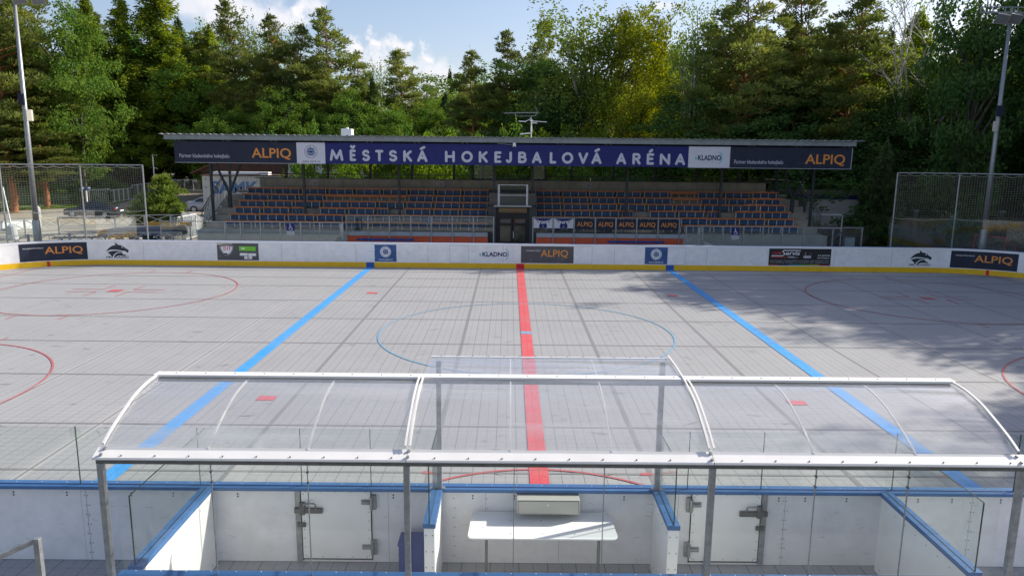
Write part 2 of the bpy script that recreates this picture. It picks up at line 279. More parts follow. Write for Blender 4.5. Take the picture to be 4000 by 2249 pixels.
def index_kids(root):
    st = [root]
    while st:
        p = st.pop(); KIDS[p.name] = list(p.children); st += list(p.children)
ORD = ['first', 'second', 'third', 'fourth', 'fifth', 'sixth', 'seventh', 'eighth', 'ninth', 'tenth', 'eleventh', 'twelfth', 'thirteenth', 'fourteenth', 'fifteenth', 'sixteenth', 'seventeenth', 'eighteenth', 'nineteenth', 'twentieth', 'twenty-first', 'twenty-second', 'twenty-third', 'twenty-fourth']

# lettering: a Blender text turned into a mesh and fitted into a rectangle
def text_verts(txt, bold=0., ext=.002):
    cu = bpy.data.curves.new('t', 'FONT'); cu.body = txt; cu.size = 1; cu.extrude = 0; cu.offset = bold; cu.resolution_u = 3
    o = bpy.data.objects.new('t', cu); COL.objects.link(o)
    bpy.context.view_layer.update()
    me = bpy.data.meshes.new_from_object(o.evaluated_get(bpy.context.evaluated_depsgraph_get()))
    vs = [tuple(v.co[:2]) for v in me.vertices]; fs = [tuple(p.vertices) for p in me.polygons]
    bpy.data.objects.remove(o); bpy.data.curves.remove(cu); bpy.data.meshes.remove(me)
    return vs, fs
def text_into(mb, txt, u0, u1, v0, v1, map2, d, bold=0., slant=0.):
    vs, fs = text_verts(txt, bold)
    xs = [v[0] for v in vs]; ys = [v[1] for v in vs]; ax, bx, ay, by = min(xs), max(xs), min(ys), max(ys)
    out = []
    for x, y in vs:
        t = (y-ay)/max(by-ay, 1e-6); u = u0+(u1-u0)*(x-ax)/max(bx-ax, 1e-6)+slant*t; out.append(map2(u, v0+(v1-v0)*t, d))
    mb.add(out, fs)
def strokes(mb, lines, u0, u1, v0, v1, r, map2, d, flat=.35, n=8):
    """rounded stroke letters: poly-lines in a unit square drawn as flattened round cords"""
    for ln in lines:
        ln = [p for i, p in enumerate(ln) if i == 0 or math.hypot(p[0]-ln[i-1][0], p[1]-ln[i-1][1]) > 1e-4]
        if len(ln) < 2: continue
        pts = [(u0+(u1-u0)*x, v0+(v1-v0)*y) for x, y in ln]
        loop = len(pts) > 3 and ln[0] == ln[-1]
        prof = []
        seq = pts
        if not loop:   # rounded ends
            def extend(p, q):
                dx, dy = p[0]-q[0], p[1]-q[1]; l = math.hypot(dx, dy); return (p[0]+dx/l*r*.7, p[1]+dy/l*r*.7), (p[0]+dx/l*r, p[1]+dy/l*r)
            a1, a2 = extend(pts[0], pts[1]); b1, b2 = extend(pts[-1], pts[-2])
            seq = [a2, a1]+pts+[b1, b2]; rr = [r*.05, r*.72]+[r]*len(pts)+[r*.72, r*.05]
        else: seq = pts[:-1]; rr = [r]*len(seq)
        k = len(mb.v); m = len(seq)
        for i, (x, y) in enumerate(seq):
            if loop: p, q = seq[i-1], seq[(i+1) % m]
            else: p, q = seq[max(i-1, 0)], seq[min(i+1, m-1)]
            dx, dy = q[0]-p[0], q[1]-p[1]; l = math.hypot(dx, dy) or 1; nx, ny = -dy/l, dx/l
            for j in range(n):
                t = 2*math.pi*j/n; mb.v.append(tuple(map2(x+nx*rr[i]*math.cos(t), y+ny*rr[i]*math.cos(t), d+rr[i]*flat*math.sin(t))))
        for i in range(m if loop else m-1):
            i2 = (i+1) % m
            for j in range(n): mb.f.append((k+i*n+j, k+i*n+(j+1) % n, k+i2*n+(j+1) % n, k+i2*n+j))
def arc(cx, cy, rx, ry, a0, a1, n=10): return [(cx+rx*math.cos(R(a0+(a1-a0)*i/n)), cy+ry*math.sin(R(a0+(a1-a0)*i/n))) for i in range(n+1)]
_O = arc(.5, .5, .5, .5, 0, 360, 20); _O[-1] = _O[0]
GL = {'M': [[(0, 0), (.14, 1), (.5, .15), (.86, 1), (1, 0)]], 'E': [[(1, 1), (0, 1), (0, 0), (1, 0)], [(0, .52), (.85, .52)]],
      'S': [arc(.5, .76, .46, .24, 25, 180, 8)+arc(.5, .76, .46, .24, 190, 250, 3)+arc(.5, .25, .5, .25, 75, -150, 12)], 'T': [[(0, 1), (1, 1)], [(.5, 1), (.5, 0)]],
      'K': [[(0, 0), (0, 1)], [(.95, 1), (.05, .45)], [(.3, .62), (1, 0)]], 'A': [[(0, 0), (.5, 1), (1, 0)], [(.22, .3), (.78, .3)]], 'H': [[(0, 0), (0, 1)], [(1, 0), (1, 1)], [(0, .5), (1, .5)]],
      'O': [_O], 'J': [[(1, 1), (1, .25)]+arc(.5, .25, .5, .25, 0, -150, 8)], 'B': [[(0, 0), (0, 1), (.6, 1)]+arc(.6, .77, .3, .23, 90, -90, 7)+[(0, .54)], [(.6, .54)]+arc(.6, .27, .4, .27, 90, -90, 7)+[(0, 0)]],
      'L': [[(0, 1), (0, 0), (1, 0)]], 'V': [[(0, 1), (.5, 0), (1, 1)]], 'R': [[(0, 0), (0, 1), (.6, 1)]+arc(.6, .75, .35, .25, 90, -90, 7)+[(0, .5)], [(.5, .5), (1, 0)]], 'N': [[(0, 0), (0, 1), (1, 0), (1, 1)]],
      "'": [[(.35, 1.32), (.75, 1.5)]], '^': [[(.12, 1.5), (.5, 1.34), (.88, 1.5)]]}
def split_sharp(lines, ang=40):
    out = []
    for ln in lines:
        if len(ln) > 3 and ln[0] == ln[-1]: out.append(ln); continue
        cur = [ln[0]]
        for i in range(1, len(ln)-1):
            cur.append(ln[i]); a = math.atan2(ln[i][1]-ln[i-1][1], ln[i][0]-ln[i-1][0]); b = math.atan2(ln[i+1][1]-ln[i][1], ln[i+1][0]-ln[i][0])
            if abs((math.degrees(b-a)+180) % 360-180) > ang: out.append(cur); cur = [ln[i]]
        cur.append(ln[-1]); out.append(cur)
    return [l for l in out if len(l) > 1]

# ================================================================== GROUND
g = MB().add([(-400, -400, -.06), (400, -400, -.06), (400, 500, -.06), (-400, 500, -.06)], [(0, 1, 2, 3)]).build('ground', M['ground']); struct(g)
def slope_sheet(name, rows, m, dz, kind='structure'):
    """rows: (y, x0, x1); sheet following the gentle rise behind the car park"""
    mb = MB(); R_ = []
    for (y0, a0, b0), (y1, a1, b1) in zip(rows, rows[1:]):
        n = max(1, int((y1-y0)/2)); R_ += [(y0+(y1-y0)*k/n, a0+(a1-a0)*k/n, b0+(b1-b0)*k/n) for k in range(n)]
    R_.append(rows[-1]); vs = []
    for y, a, b in R_: vs += [(a, y, rise(y)+dz), (b, y, rise(y)+dz)]
    mb.add(vs, [(2*i, 2*i+1, 2*i+3, 2*i+2) for i in range(len(R_)-1)]); o = mb.build(name, m); o['kind'] = kind; return o
slope_sheet('terrain', [(40, -300, 300), (68, -300, 300), (300, -300, 300)], M['ground'], -.052)
slope_sheet('parking_lot', [(14, -31, -17.9), (22, -33, -18.6), (30, -60, -20), (36.5, -60, -22.5), (38, -55, -23), (47, -39.6, -26), (60, -42, -29), (72, -43, -30)], M['asphalt'], -.045)
MB().box(-30, 30, 13.6, 18.0, -.055, -.03).build('path', M['paving']).__setitem__('kind', 'structure')
slope_sheet('lawn', [(38, -110, -55.5), (47, -110, -40), (54, -110, -41), (66, -110, -44), (80, -110, -44)], M['grass'], -.030)
slope_sheet('grass_verge', [(46.5, -40.2, -39.8), (50, -40.6, -38.6), (56, -41.5, -39.4), (62, -43, -41)], M['grass'], -.025)

# grass blades along lawn edges: uncountable
def blades(name, poly, n, h, m, seed):
    r = random.Random(seed); xs = [p[0] for p in poly]; ys = [p[1] for p in poly]; mb = MB(); c = 0
    def inside(x, y):
        k = False; j = len(poly)-1
        for i in range(len(poly)):
            if (poly[i][1] > y) != (poly[j][1] > y) and x < (poly[j][0]-poly[i][0])*(y-poly[i][1])/(poly[j][1]-poly[i][1])+poly[i][0]: k = not k
            j = i
        return k
    while c < n:
        x = r.uniform(min(xs), max(xs)); y = r.uniform(min(ys), max(ys))
        if not inside(x, y): continue
        a = r.uniform(0, math.pi); w = .03; hh = h*r.uniform(.5, 1.4); dx, dy = math.cos(a)*w, math.sin(a)*w; lx, ly = r.uniform(-.08, .08), r.uniform(-.08, .08)
        zz = rise(y)-.04; mb.add([(x-dx, y-dy, zz), (x+dx, y+dy, zz), (x+lx, y+ly, zz+hh)], [(0, 1, 2)]); c += 1
    o = mb.build(name, m); tag(o, 'short rough grass along the edge of the car park', 'grass', kind='stuff')
blades('grass', [(-52, 41.5), (-41.2, 47.5), (-41, 52.5), (-42, 60), (-44, 66), (-41.5, 62), (-38.9, 52.5), (-40, 46.8), (-52, 40)], 9000, .14, LF['shrub'], 3)

# ================================================================== RINK FLOOR
fl = MB().add([(-30, -18, 0), (30, -18, 0), (30, 13.6, 0), (-30, 13.6, 0)], [(0, 1, 2, 3)])
# the playing floor ends at the boards; outside it a paved margin shows
fl = MB()
def ring_pts(off=0., n=60):
    """rink outline, inner face moved by off towards the ice, anticlockwise from far left"""
    out = []
    for cx, cy, a0 in ((19.6, 7.5, 90), (19.6, -7.37, 0), (-19.6, -7.37, -90), (-19.6, 7.5, 180)):
        for i in range(n+1):
            a = R(a0-90*i/n); out.append((cx+(5.5-off)*math.cos(a), cy+(5.5-off)*math.sin(a)))
    return out
rp = ring_pts()
floor = MB().add([(x, y, 0) for x, y in reversed(rp)], [tuple(range(len(rp)))]).build('rink_floor', M['tile']); struct(floor)
bf = MB().add([(-9, -18, -.004), (9, -18, -.004), (9, -12.8, -.004), (-9, -12.8, -.004)], [(0, 1, 2, 3)]).build('bench_area_floor', M['tile']); struct(bf)
def strip(mb, x0, x1, y0, y1, z): mb.add([(x0, y0, z), (x1, y0, z), (x1, y1, z), (x0, y1, z)], [(0, 1, 2, 3)])
def ringhalf(y):   # |x| of boards at this y
    if y > 7.5: return 19.6+math.sqrt(max(0, 5.5**2-(y-7.5)**2))
    if y < -7.37: return 19.6+math.sqrt(max(0, 5.5**2-(y+7.37)**2))
    return 25.1
def ringy(x): return 13.0 if abs(x) < 19.6 else 7.5+math.sqrt(max(0, 5.5**2-(abs(x)-19.6)**2))
sm = MB(); sl = MB()
for x in (-5.34, -1.89, 1.93, 5.37): strip(sm, x-.047, x+.047, -12.85, 12.98, .004)
for x in (8.79, 11.61, 14.27, 17.07, 19.71, 22.2): strip(sm, x-.028, x+.028, -ringy(x)+.15, ringy(x)-.03, .004)
for x in (-8.74, -11.47, -14.31, -17.32, -20.3, -23): strip(sl, x-.07, x-.045, -ringy(x)+.15, ringy(x)-.03, .004); strip(sl, x+.045, x+.07, -ringy(x)+.15, ringy(x)-.03, .004); strip(sm, x-.012, x+.012, -ringy(x)+.15, ringy(x)-.03, .0042)
for y in (11.75, 9.88, 7.77, 4.77, 1.75, -1.45, -4.66, -7.96, -10.15): strip(sm, -ringhalf(y)+.03, ringhalf(y)-.03, y-.03, y+.03, .006)
sm.build('floor_joint', M['seam'], floor); sl.build('floor_joint', M['seam_light'], floor)
def line(name, m, *rects, z=.010):
    mb = MB()
    for r_ in rects: strip(mb, *r_, z)
    return mb.build(name, M[m], floor)
line('centre_line', 'red', (-.165, .165, -12.86, 12.985))
line('zone_line', 'blue', (-7.40, -7.08, -12.86, 12.985)); line('zone_line', 'blue', (7.08, 7.40, -12.86, 12.985))
line('goal_line', 'redline', (-22.5, -22.45, -11.8, ringy(22.5)-.02)); line('goal_line', 'redline', (22.45, 22.5, -11.8, ringy(22.5)-.02))
line('side_line', 'white_line', (-19.8, 19.8, 12.28, 12.36), z=.008)
line('centre_spot', 'cyan', (-.165, .165, -.15, .15), z=.014)
for sx in (-1, 1):
    for sy in (-1, 1): line('faceoff_spot', 'redline' if sx*sy > 9 else 'red', (sx*5.925-.2, sx*5.925+.2, sy*6.35-.15, sy*6.35+.15))
def circle(cx, cy, r, w, m, name, a0=0, a1=360, n=96):
    mb = MB(); vs = []; fs = []
    for i in range(n+1):
        a = R(a0+(a1-a0)*i/n)
        for q in (r-w/2, r+w/2): vs.append((cx+q*math.cos(a), cy+q*math.sin(a), .012))
    for i in range(n): fs.append((2*i, 2*i+1, 2*i+3, 2*i+2))
    mb.add(vs, fs); return mb.build(name, M[m], floor)
circle(0, 0, 4.5, .05, 'cyan', 'centre_circle'); circle(-.05, -13.0, 3.0, .055, 'redline', 'referee_crease', 3, 177, 64); line('crease_mark', 'redline', (-2.0, -1.8, -10.2, -10.1), (1.75, 1.95, -10.2, -10.1))
for sx in (-1, 1):
    for sy in (-1, 1):
        cx, cy = sx*15.99, sy*6.3; circle(cx, cy, 4.5, .05, 'redline', 'faceoff_circle')
        rs = [(cx-.25, cx+.25, cy-.25, cy+.25)]
        for a in (-1, 1):
            for b in (-1, 1):
                x0 = cx+a*.6; rs += [(min(x0, x0+a*1.2), max(x0, x0+a*1.2), cy+b*.25-.025, cy+b*.25+.025), (x0-.025, x0+.025, min(cy+b*.25, cy+b*1.15), max(cy+b*.25, cy+b*1.15))]
            for b in (-1, 1): rs.append((cx+b*.85-.025, cx+b*.85+.025, min(cy+a*4.53, cy+a*5.1), max(cy+a*4.53, cy+a*5.1)))
        line('faceoff_mark', 'redline', *rs)

r_ = random.Random(12); sc_ = MB()
for k in range(900):
    x, y = r_.uniform(-22, 22), r_.uniform(-12, 12); a = r_.gauss(0, .9); l = r_.uniform(.05, .55); w = r_.uniform(.006, .02); dx, dy = math.cos(a)*l/2, math.sin(a)*l/2; nx_, ny_ = -math.sin(a)*w, math.cos(a)*w
    sc_.add([(x-dx, y-dy, .0155), (x, y-ny_*.2-ny_, .0155), (x+dx, y+dy, .0155), (x+nx_*0, y+ny_, .0155)], [(0, 1, 2, 3)])
sc_.build('scuff_mark', mat('scuff', (.27, .265, .26), .8), floor)
# ================================================================== BOARDS
BW = thing('rink_boards', 'white hockey rink boards with yellow kick plate running all round the grey court', 'rink boards', (0, 13.05, 0))
def zt(y): return 1.15+.05*max(-1, min(1, y/12.9))
def ringband(o0, o1, z0, z1, skip=None, n=60, cap=True):
    """band between inner offsets o0 (court side) and o1 (outer side) ; z0,z1 may be functions of y"""
    a = ring_pts(o0, n); b = ring_pts(o1, n); m = len(a); mb = MB()
    f0 = z0 if callable(z0) else (lambda y: z0); f1 = z1 if callable(z1) else (lambda y: z1)
    vs = []
    for (x, y), (u, v) in zip(a, b): vs += [(x, y, f0(y)), (x, y, f1(y)), (u, v, f0(v)), (u, v, f1(v))]
    fs = []
    for i in range(m):
        if skip and skip(a[i], a[(i+1) % m]): continue
        p, q = 4*i, 4*((i+1) % m); fs += [(p, q, q+1, p+1), (p+2, p+3, q+3, q+2), (p+1, q+1, q+3, p+3), (p, p+2, q+2, q)]
    return mb.add(vs, fs)
ringband(.0, -.09, .0, lambda y: zt(y)-.07).build('board_panel', M['board'], BW)
farside = lambda p, q: min(p[1], q[1]) < -7.3 and max(p[1], q[1]) < -7.3
nearside = lambda p, q: not farside(p, q)
ringband(.012, -.10, lambda y: zt(y)-.07, zt, farside).build('top_cap', M['boardcap'], BW)
ringband(-.102, -.16, lambda y: zt(y)-.05, lambda y: zt(y)+.012, farside).build('top_rail', M['railblue'], BW)
ringband(.014, -.088, 0, .245).build('kick_plate', M['kick'], BW)
# near side rail (camera side) in the sun
MB().box(-19.6, 19.6, -13.052, -12.86, 1.045, 1.09).build('top_rail', M['railblue'], BW, bevel=.004)
MB().box(-19.6, 19.6, -12.985, -12.965, 1.0905, 1.096).build('rail_groove', M['darkblue'], BW)
for x, m in ((-7.24, 'kickblue'), (7.24, 'kickblue'), (0, 'kickred')): MB().box(x-.19, x+.19, 12.97, 12.985, .004, .247).build('kick_plate_mark', M[m], BW)
def ringmap(s, z, off):
    """s runs along the far boards (0 = centre line), off towards the court"""
    sg = 1 if s >= 0 else -1; t = abs(s)
    if t <= 19.6: return (s, 13.0-off, z)
    a = (t-19.6)/5.5; return (sg*(19.6+(5.5-off)*math.sin(a)), 7.5+(5.5-off)*math.cos(a), z)
def s_at(px, py=1000, z=.7):
    """arc position on the far boards seen at this photo pixel"""
    best = None
    for i in range(-2600, 2601):
        s = i*.01; p = Vector(ringmap(s, z, 0))-CAM; x = 2000+F_PX*p.dot(RT)/p.dot(FW)
        if best is None or abs(x-px) < best[0]: best = (abs(x-px), s)
    return best[1]
a_ = s_at(190.6, 1037, .1); 
for s in (a_, s_at(3857, 1072, .1)):
    mb = MB(); mb.prism([(s-.06, .004), (s+.06, .004), (s+.06, .248), (s-.06, .248)], ringmap, .012, .03); mb.build('kick_plate_mark', M['kickred'], BW)
# panel joints and access gates on the far boards
jm = MB(); x = -19.2
for px in (560, 1100, 1390, 1671, 1757, 1829, 1965, 2313, 2400, 2607, 2677, 2762, 3260, 3483):
    s = s_at(px); jm.prism([(s-.008, .26), (s+.008, .26), (s+.008, 1.10), (s-.008, 1.10)], ringmap, .001, .004)
for p0, p1 in ((1757, 1829), (2242, 2313), (2607, 2677)):
    s0, s1 = s_at(p0), s_at(p1); jm.prism([(s0, .26), (s1, .26), (s1, .275), (s0, .275)], ringmap, .001, .0045); jm.prism([(s0, 1.10), (s1, 1.10), (s1, 1.115), (s0, 1.115)], ringmap, .001, .0045)
jm.build('panel_joint', M['palegrey'], BW)
bm_ = MB(); r_ = random.Random(4)
for k in range(26):
    s = -19+k*1.5; 
    for z in (.45, .85): bm_.prism([(s+.01, z), (s+.04, z), (s+.04, z+.03), (s+.01, z+.03)], ringmap, .002, .008)
bm_.build('panel_bolt', M['palegrey'], BW)
scuff = MB()
for k in range(420):
    s = r_.uniform(-18, 18); z = r_.uniform(.3, 1.0); l = r_.uniform(.03, .16); dz = r_.uniform(-.03, .03); w = r_.uniform(.003, .012)
    scuff.prism([(s, z), (s+l, z+dz), (s+l, z+dz+w), (s, z+w)], ringmap, .0005, .0015)
scuff.build('scuff_mark', M['palegrey'], BW)

def advert(p0, p1, z0, z1, m, label, d=.006):
    s0, s1 = s_at(p0), s_at(p1); mb = MB(); n = max(1, int(abs(s1-s0)/.35))
    for i in range(n):
        a, b = s0+(s1-s0)*i/n, s0+(s1-s0)*(i+1)/n; mb.prism([(a, z0), (b, z0), (b, z1), (a, z1)], ringmap, .001, d)
    o = mb.build('advert_panel', M[m], BW, label=label); o['s'] = 0; del o['s']; return o, s0, s1
def lettering(parent, items, map2, m, d, name='lettering'):
    mb = MB()
    for it in items: text_into(mb, it[0], it[1], it[2], it[3], it[4], map2, d, *(it[5:]))
    return mb.build(name, M[m], parent)
def alpiq_board(p0, p1, t0, t1, w0, w1, m, label):
    o, s0, s1 = advert(p0, p1, .28, 1.10, m, label); lettering(o, [('ALPIQ', s_at(t0), s_at(t1), .53, .93, .012)], ringmap, 'amber', .010); lettering(o, [('www.generation.alpiq.cz', s_at(w0), s_at(w1), .84, .93)], ringmap, 'white', .010)
alpiq_board(75, 341, 174, 324, 89, 170, 'slate', 'dark slate advert with amber letters on the left curve')
alpiq_board(2035, 2241, 2112, 2219, 2055, 2110, 'greysign', 'grey advert with amber letters beside the red centre line')
alpiq_board(3713, 3977, 3806, 3956, 3731, 3806, 'slate', 'dark slate advert with amber letters on the right curve')
for p0, p1 in ((1463, 1549), (2519, 2607)):
    o, s0, s1 = advert(p0, p1, .28, 1.10, 'sblue', 'blue square advert with a round white emblem')
    c = (s0+s1)/2; w = s1-s0; lettering(o, [('www.samk.cz', s0+.18*w, s1-.18*w, .34, .44)], ringmap, 'white', .010)
    def discp(r, m, d, zc=.76, c=c, o=o, nm='emblem'): mb = MB(); mb.prism([(c+r*math.cos(R(t)), zc+r*math.sin(R(t))) for t in range(0, 360, 15)], ringmap, .004, d); mb.build(nm, M[m], o)
    discp(.265, 'white', .008); discp(.24, 'sblue', .009); discp(.22, 'white', .010); discp(.135, 'signblue' if 0 else 'sblue', .011)
    mb = MB(); txt = 'Sportovní areály města Kladna'
    for i, ch in enumerate(txt):
        if ch == ' ': continue
        a = R(255-i*11.2); rr = .178
        def mp(u, v, d, a=a, rr=rr, c=c): return ringmap(c+(rr+v)*math.cos(a)+u*math.sin(a), .76+(rr+v)*math.sin(a)-u*math.cos(a), d)
        text_into(mb, ch, -.012, .012, -.018, .018, mp, .0125)
    mb.build('lettering', M['navy'], o)
    mb = MB(); sw = arc(c, .76, .10, .055, 20, 160, 8); sw2 = arc(c, .76, .10, .06, 200, 340, 8)
    for q in (sw, sw2):
        for (ax, az), (bx, bz) in zip(q, q[1:]): mb.prism([(ax, az-.008), (bx, bz-.008), (bx, bz+.008), (ax, az+.008)], ringmap, .011, .013)
    mb.build('emblem', M['white'], o)
# town logo straight on the boards
lettering(BW, [('KLADNO', s_at(1884), s_at(1982), .575, .80, .035)], ringmap, 'navy', .004)
lettering(BW, [('MĚSTSKÝ HOKEJBALOVÝ KLUB', s_at(1884), s_at(1958), .50, .535)], ringmap, 'palegrey', .004)
mb = MB(); c0 = s_at(1963)
A = [(c0+.36*math.cos(R(t))-.05, .70+.33*math.sin(R(t))) for t in range(-58, 59, 8)]
for i, ((ax, az), (bx, bz)) in enumerate(zip(A, A[1:])): mb.prism([(ax, az), (bx, bz), (bx-.045, bz), (ax-.045, az)] if True else [], ringmap, .001, .005)
s = s_at(1876); mb.prism([(s-.04, .60), (s+.03, .60), (s+.03, .71), (s-.04, .71)], ringmap, .001, .005); mb.build('emblem', M['teal'], BW)
# club emblem: fierce animal head in profile
HEAD = [[(725, 715), (760, 650), (860, 545), (980, 470), (1110, 425), (1185, 425), (1180, 380), (1155, 310), (1240, 350), (1310, 410), (1420, 420), (1530, 460), (1600, 500), (1625, 545), (1700, 570), (1800, 635), (1775, 700), (1710, 745), (1680, 700), (1610, 665), (1480, 655), (1300, 625), (1100, 612), (930, 620), (830, 655)],
        [(780, 745), (900, 690), (1060, 660), (1250, 665), (1400, 680), (1500, 690), (1480, 712), (1330, 715), (1200, 745), (1090, 815), (1030, 890), (990, 945), (950, 870), (880, 800)],
        [(1070, 965), (1100, 880), (1170, 805), (1280, 755), (1400, 735), (1470, 740), (1500, 795), (1570, 825), (1655, 825), (1610, 885), (1500, 870), (1350, 862), (1220, 885), (1130, 930)]]
for pl, pr in ((414, 503), (3555, 3640)):
    s0, s1 = s_at(pl), s_at(pr); k = (s1-s0)/(1800-725)
    def hm(u, v, d, s0=s0, k=k): return ringmap(s0+(u-725)*k, 1.08-(v-310)*k*1.12, d)
    mb = MB()
    for P in HEAD: mb.prism(P, hm, .001, .004)
    e_ = mb.build('emblem', M['inkdark'], BW, label='black animal head emblem on the white boards')
    MB().prism([(1450, 490), (1510, 478), (1560, 520), (1490, 520)], hm, .0045, .006).build('emblem', M['white'], e_)
    lettering(BW, [('HBC KLADNO', s0-.02, s1-.03, .325, .425, .022)], ringmap, 'inkdark', .004)
# shield advert
o, s0, s1 = advert(848, 1010, .28, 1.10, 'greysign', 'dark advert with a white shield and a green strip'); w = s1-s0
U = lambda u: s0+w*(u-180)/1075; V = lambda v: 1.10-.82*(v-70)/470
def poly(pts, m, d, nm='emblem', o=o): mb = MB(); mb.prism([(U(u), V(v)) for u, v in pts], ringmap, .004, d); mb.build(nm, M[m], o)
SH = [(250, 150), (430, 112), (605, 150), (590, 250), (530, 360), (430, 425), (330, 360), (270, 250)]
poly(SH, 'palegrey', .009); poly([(430+(u-430)*.9, 262+(v-262)*.9) for u, v in SH], 'navy', .010); poly([(430+(u-430)*.83, 258+(v-258)*.82) for u, v in SH], 'white', .011)
for v in (148, 195, 240): poly([(335, v), (415, v), (415, v+20), (335, v+20)], 'redp', .013)
for u in (440, 500): poly([(u, 150), (u+22, 150), (u+22, 258), (u, 258)], 'redp', .013)
poly([(320, 340), (430, 350), (470, 385), (430, 408), (370, 375)], 'inkdark', .013)
poly([(180, 74), (560, 74), (600, 100), (430, 85), (260, 120), (180, 125)], 'cream', .008); poly([(755, 150), (1182, 160), (1182, 282), (755, 275)], 'green', .009); poly([(812, 190), (900, 190), (900, 232), (812, 232)], 'white', .0105)
for a, b, c, d in ((765, 338, 968, 412), (985, 343, 1185, 420), (876, 425, 1080, 502)): poly([(a, b), (c, b), (c, d), (a, d)], 'white', .009)
poly([(955, 445), (1005, 445), (1005, 485), (955, 485)], 'redp', .0105)
# electrician's advert
o, s0, s1 = advert(3003, 3245, .28, 1.10, 'black', 'black advert with red and white lettering'); w = s1-s0
U = lambda u: s0+w*(u-265)/1870; V = lambda v: 1.10-.82*(v-260)/550
lettering(o, [('uni', U(360), U(630), V(450), V(340), .012, .03)], ringmap, 'redp', .010)
lettering(o, [('ervis', U(760), U(1180), V(470), V(350), .016, .04), ('HAŠEK', U(830), U(1040), V(560), V(495), .008, .02), ('s.r.o.', U(1055), U(1150), V(560), V(530)), ('✆ 312 659 236'[2:], U(1735), U(2095), V(500), V(450), .01, .01), ('servis-hasek.cz', U(1730), U(2090), V(575), V(525), .004), ('T', U(1340), U(1385), V(450), V(400), .01),
              ('ELEKTROINSTALACE · VÝROBA ROZVADĚČŮ · ELEKTRO PROJEKTY · VZDUCHOTECHNIKA, TOPENÍ', U(315), U(2080), V(665), V(630)), ('REVIZE, ZEMNÍ PRÁCE · PRONÁJEM PLOŠIN A KONTEJNERŮ · BOZP · PRAŽSKÁ LAKOVNA', U(310), U(2075), V(725), V(690))], ringmap, 'white', .010)
mb = MB()
S1 = [(340, 495), (660, 495), (715, 470), (735, 430), (715, 395), (680, 365), (680, 335), (720, 320), (1215, 325)]
for (a, b), (c, d) in zip(S1, S1[1:]):
    mb.prism([(U(a), V(b+14)), (U(c), V(d+14)), (U(c), V(d-14)), (U(a), V(b-14))], ringmap, .004, .0095) if abs(c-a) > abs(d-b)*.6 else mb.prism([(U(a-22), V(b)), (U(c-22), V(d)), (U(c+22), V(d)), (U(a+22), V(b))], ringmap, .004, .0095)
mb.build('emblem', M['white'], o)
poly([(340, 530), (800, 530), (800, 552), (340, 552)], 'redp', .0095, o=o); poly([(1310, 480), (1540, 480), (1535, 565), (1310, 565)], 'palegrey', .0095, o=o)
for k, mm in enumerate(('redp', 'sblue', 'teal', 'green', 'yellow', 'redp')): poly([(265+k*308, 770), (573+k*308, 770), (573+k*308, 788), (265+k*308, 788)], mm, .0095, o=o)

# shield glass over the boards on the two curved ends and along the near side
def far_pane(s0, s1, z1, label=None):
    mb = MB(); n = max(1, int(abs(s1-s0)/.4))
    for i in range(n):
        a, b = s0+(s1-s0)*i/n, s0+(s1-s0)*(i+1)/n; mb.prism([(a, 1.205), (b, 1.205), (b, z1), (a, z1)], ringmap, -.05, -.058)
    mb.build('glass_pane', M['panefar'], BW)
for s0, s1 in ((-26.5, -24.6), (-24.58, -22.7), (-22.68, -20.8), (-20.78, -18.4)): far_pane(s0, s1, 2.62)
for s0, s1 in ((17.7, 19.9), (19.92, 21.9), (21.92, 23.9), (23.92, 26.2)): far_pane(s0, s1, 2.62)
for x0, x1 in ((-9.2, -7.72), (-7.71, -6.15), (-6.14, -4.58), (-4.57, -3.25), (-3.24, -2.34), (-2.33, -1.47), (1.45, 1.82), (1.83, 2.79), (2.80, 4.52), (4.53, 6.13), (6.14, 7.7), (7.71, 9.2)):
    MB().box(x0, x1, -12.981, -12.969, 1.097, 1.88).build('glass_pane', M['pane'], BW)
ed = MB()
for x in (-7.715, -6.145, -4.575, -3.245, -2.335, 1.825, 2.795, 4.525, 6.135, 7.705): MB().box(x-.004, x+.004, -12.983, -12.967, 1.097, 1.882).build('glass_edge', M['darkgreen'], BW)
for x in (-6.145, -4.575, 4.525, 6.135): cl = MB(); cl.box(x-.07, x+.07, -12.99, -12.982, 1.72, 1.86); cl.tube([(x, -12.995, 1.82), (x, -12.999, 1.76)], .012, 6); cl.build('glass_clamp', M['pane'], BW)
# near wall details: bolt holes, seams, two gates
bh = MB()
for x in (-7.9, -7.05, -6.35, -5.5, -4.95, -4.1, -2.87, -2.05, -1.0, -.45, 1.0, 2.1, 2.62, 3.05, 3.4, 3.95, 4.9, 5.35, 6.0):
    for z in (.925, .962): bh.tube([(x, -12.958, z), (x, -12.964, z)], .011, 8)
for x in (-6.12, -6.08, 3.12, 3.16, 5.6, 5.64, -.82, -1.25):
    for k in range(7): bh.tube([(x+(k % 2)*.012, -12.958, .92-k*.135), (x+(k % 2)*.012, -12.963, .92-k*.135)], .007, 6)
bh.build('bolt_hole', M['black'], BW)
sj = MB()
for x in (-6.1, -2.12, -.83, -.35+.5, 1.72, 3.14, 5.62): sj.box(x-.003, x+.003, -12.9625, -12.955, .01, 1.03)
sj.build('panel_joint', M['palegrey'], BW)
sj = MB()
for x in (-6.17, -.9, 5.55): sj.box(x-.05, x, -12.966, -12.955, .01, 1.03)
sj.build('joint_cover', M['board'], BW)
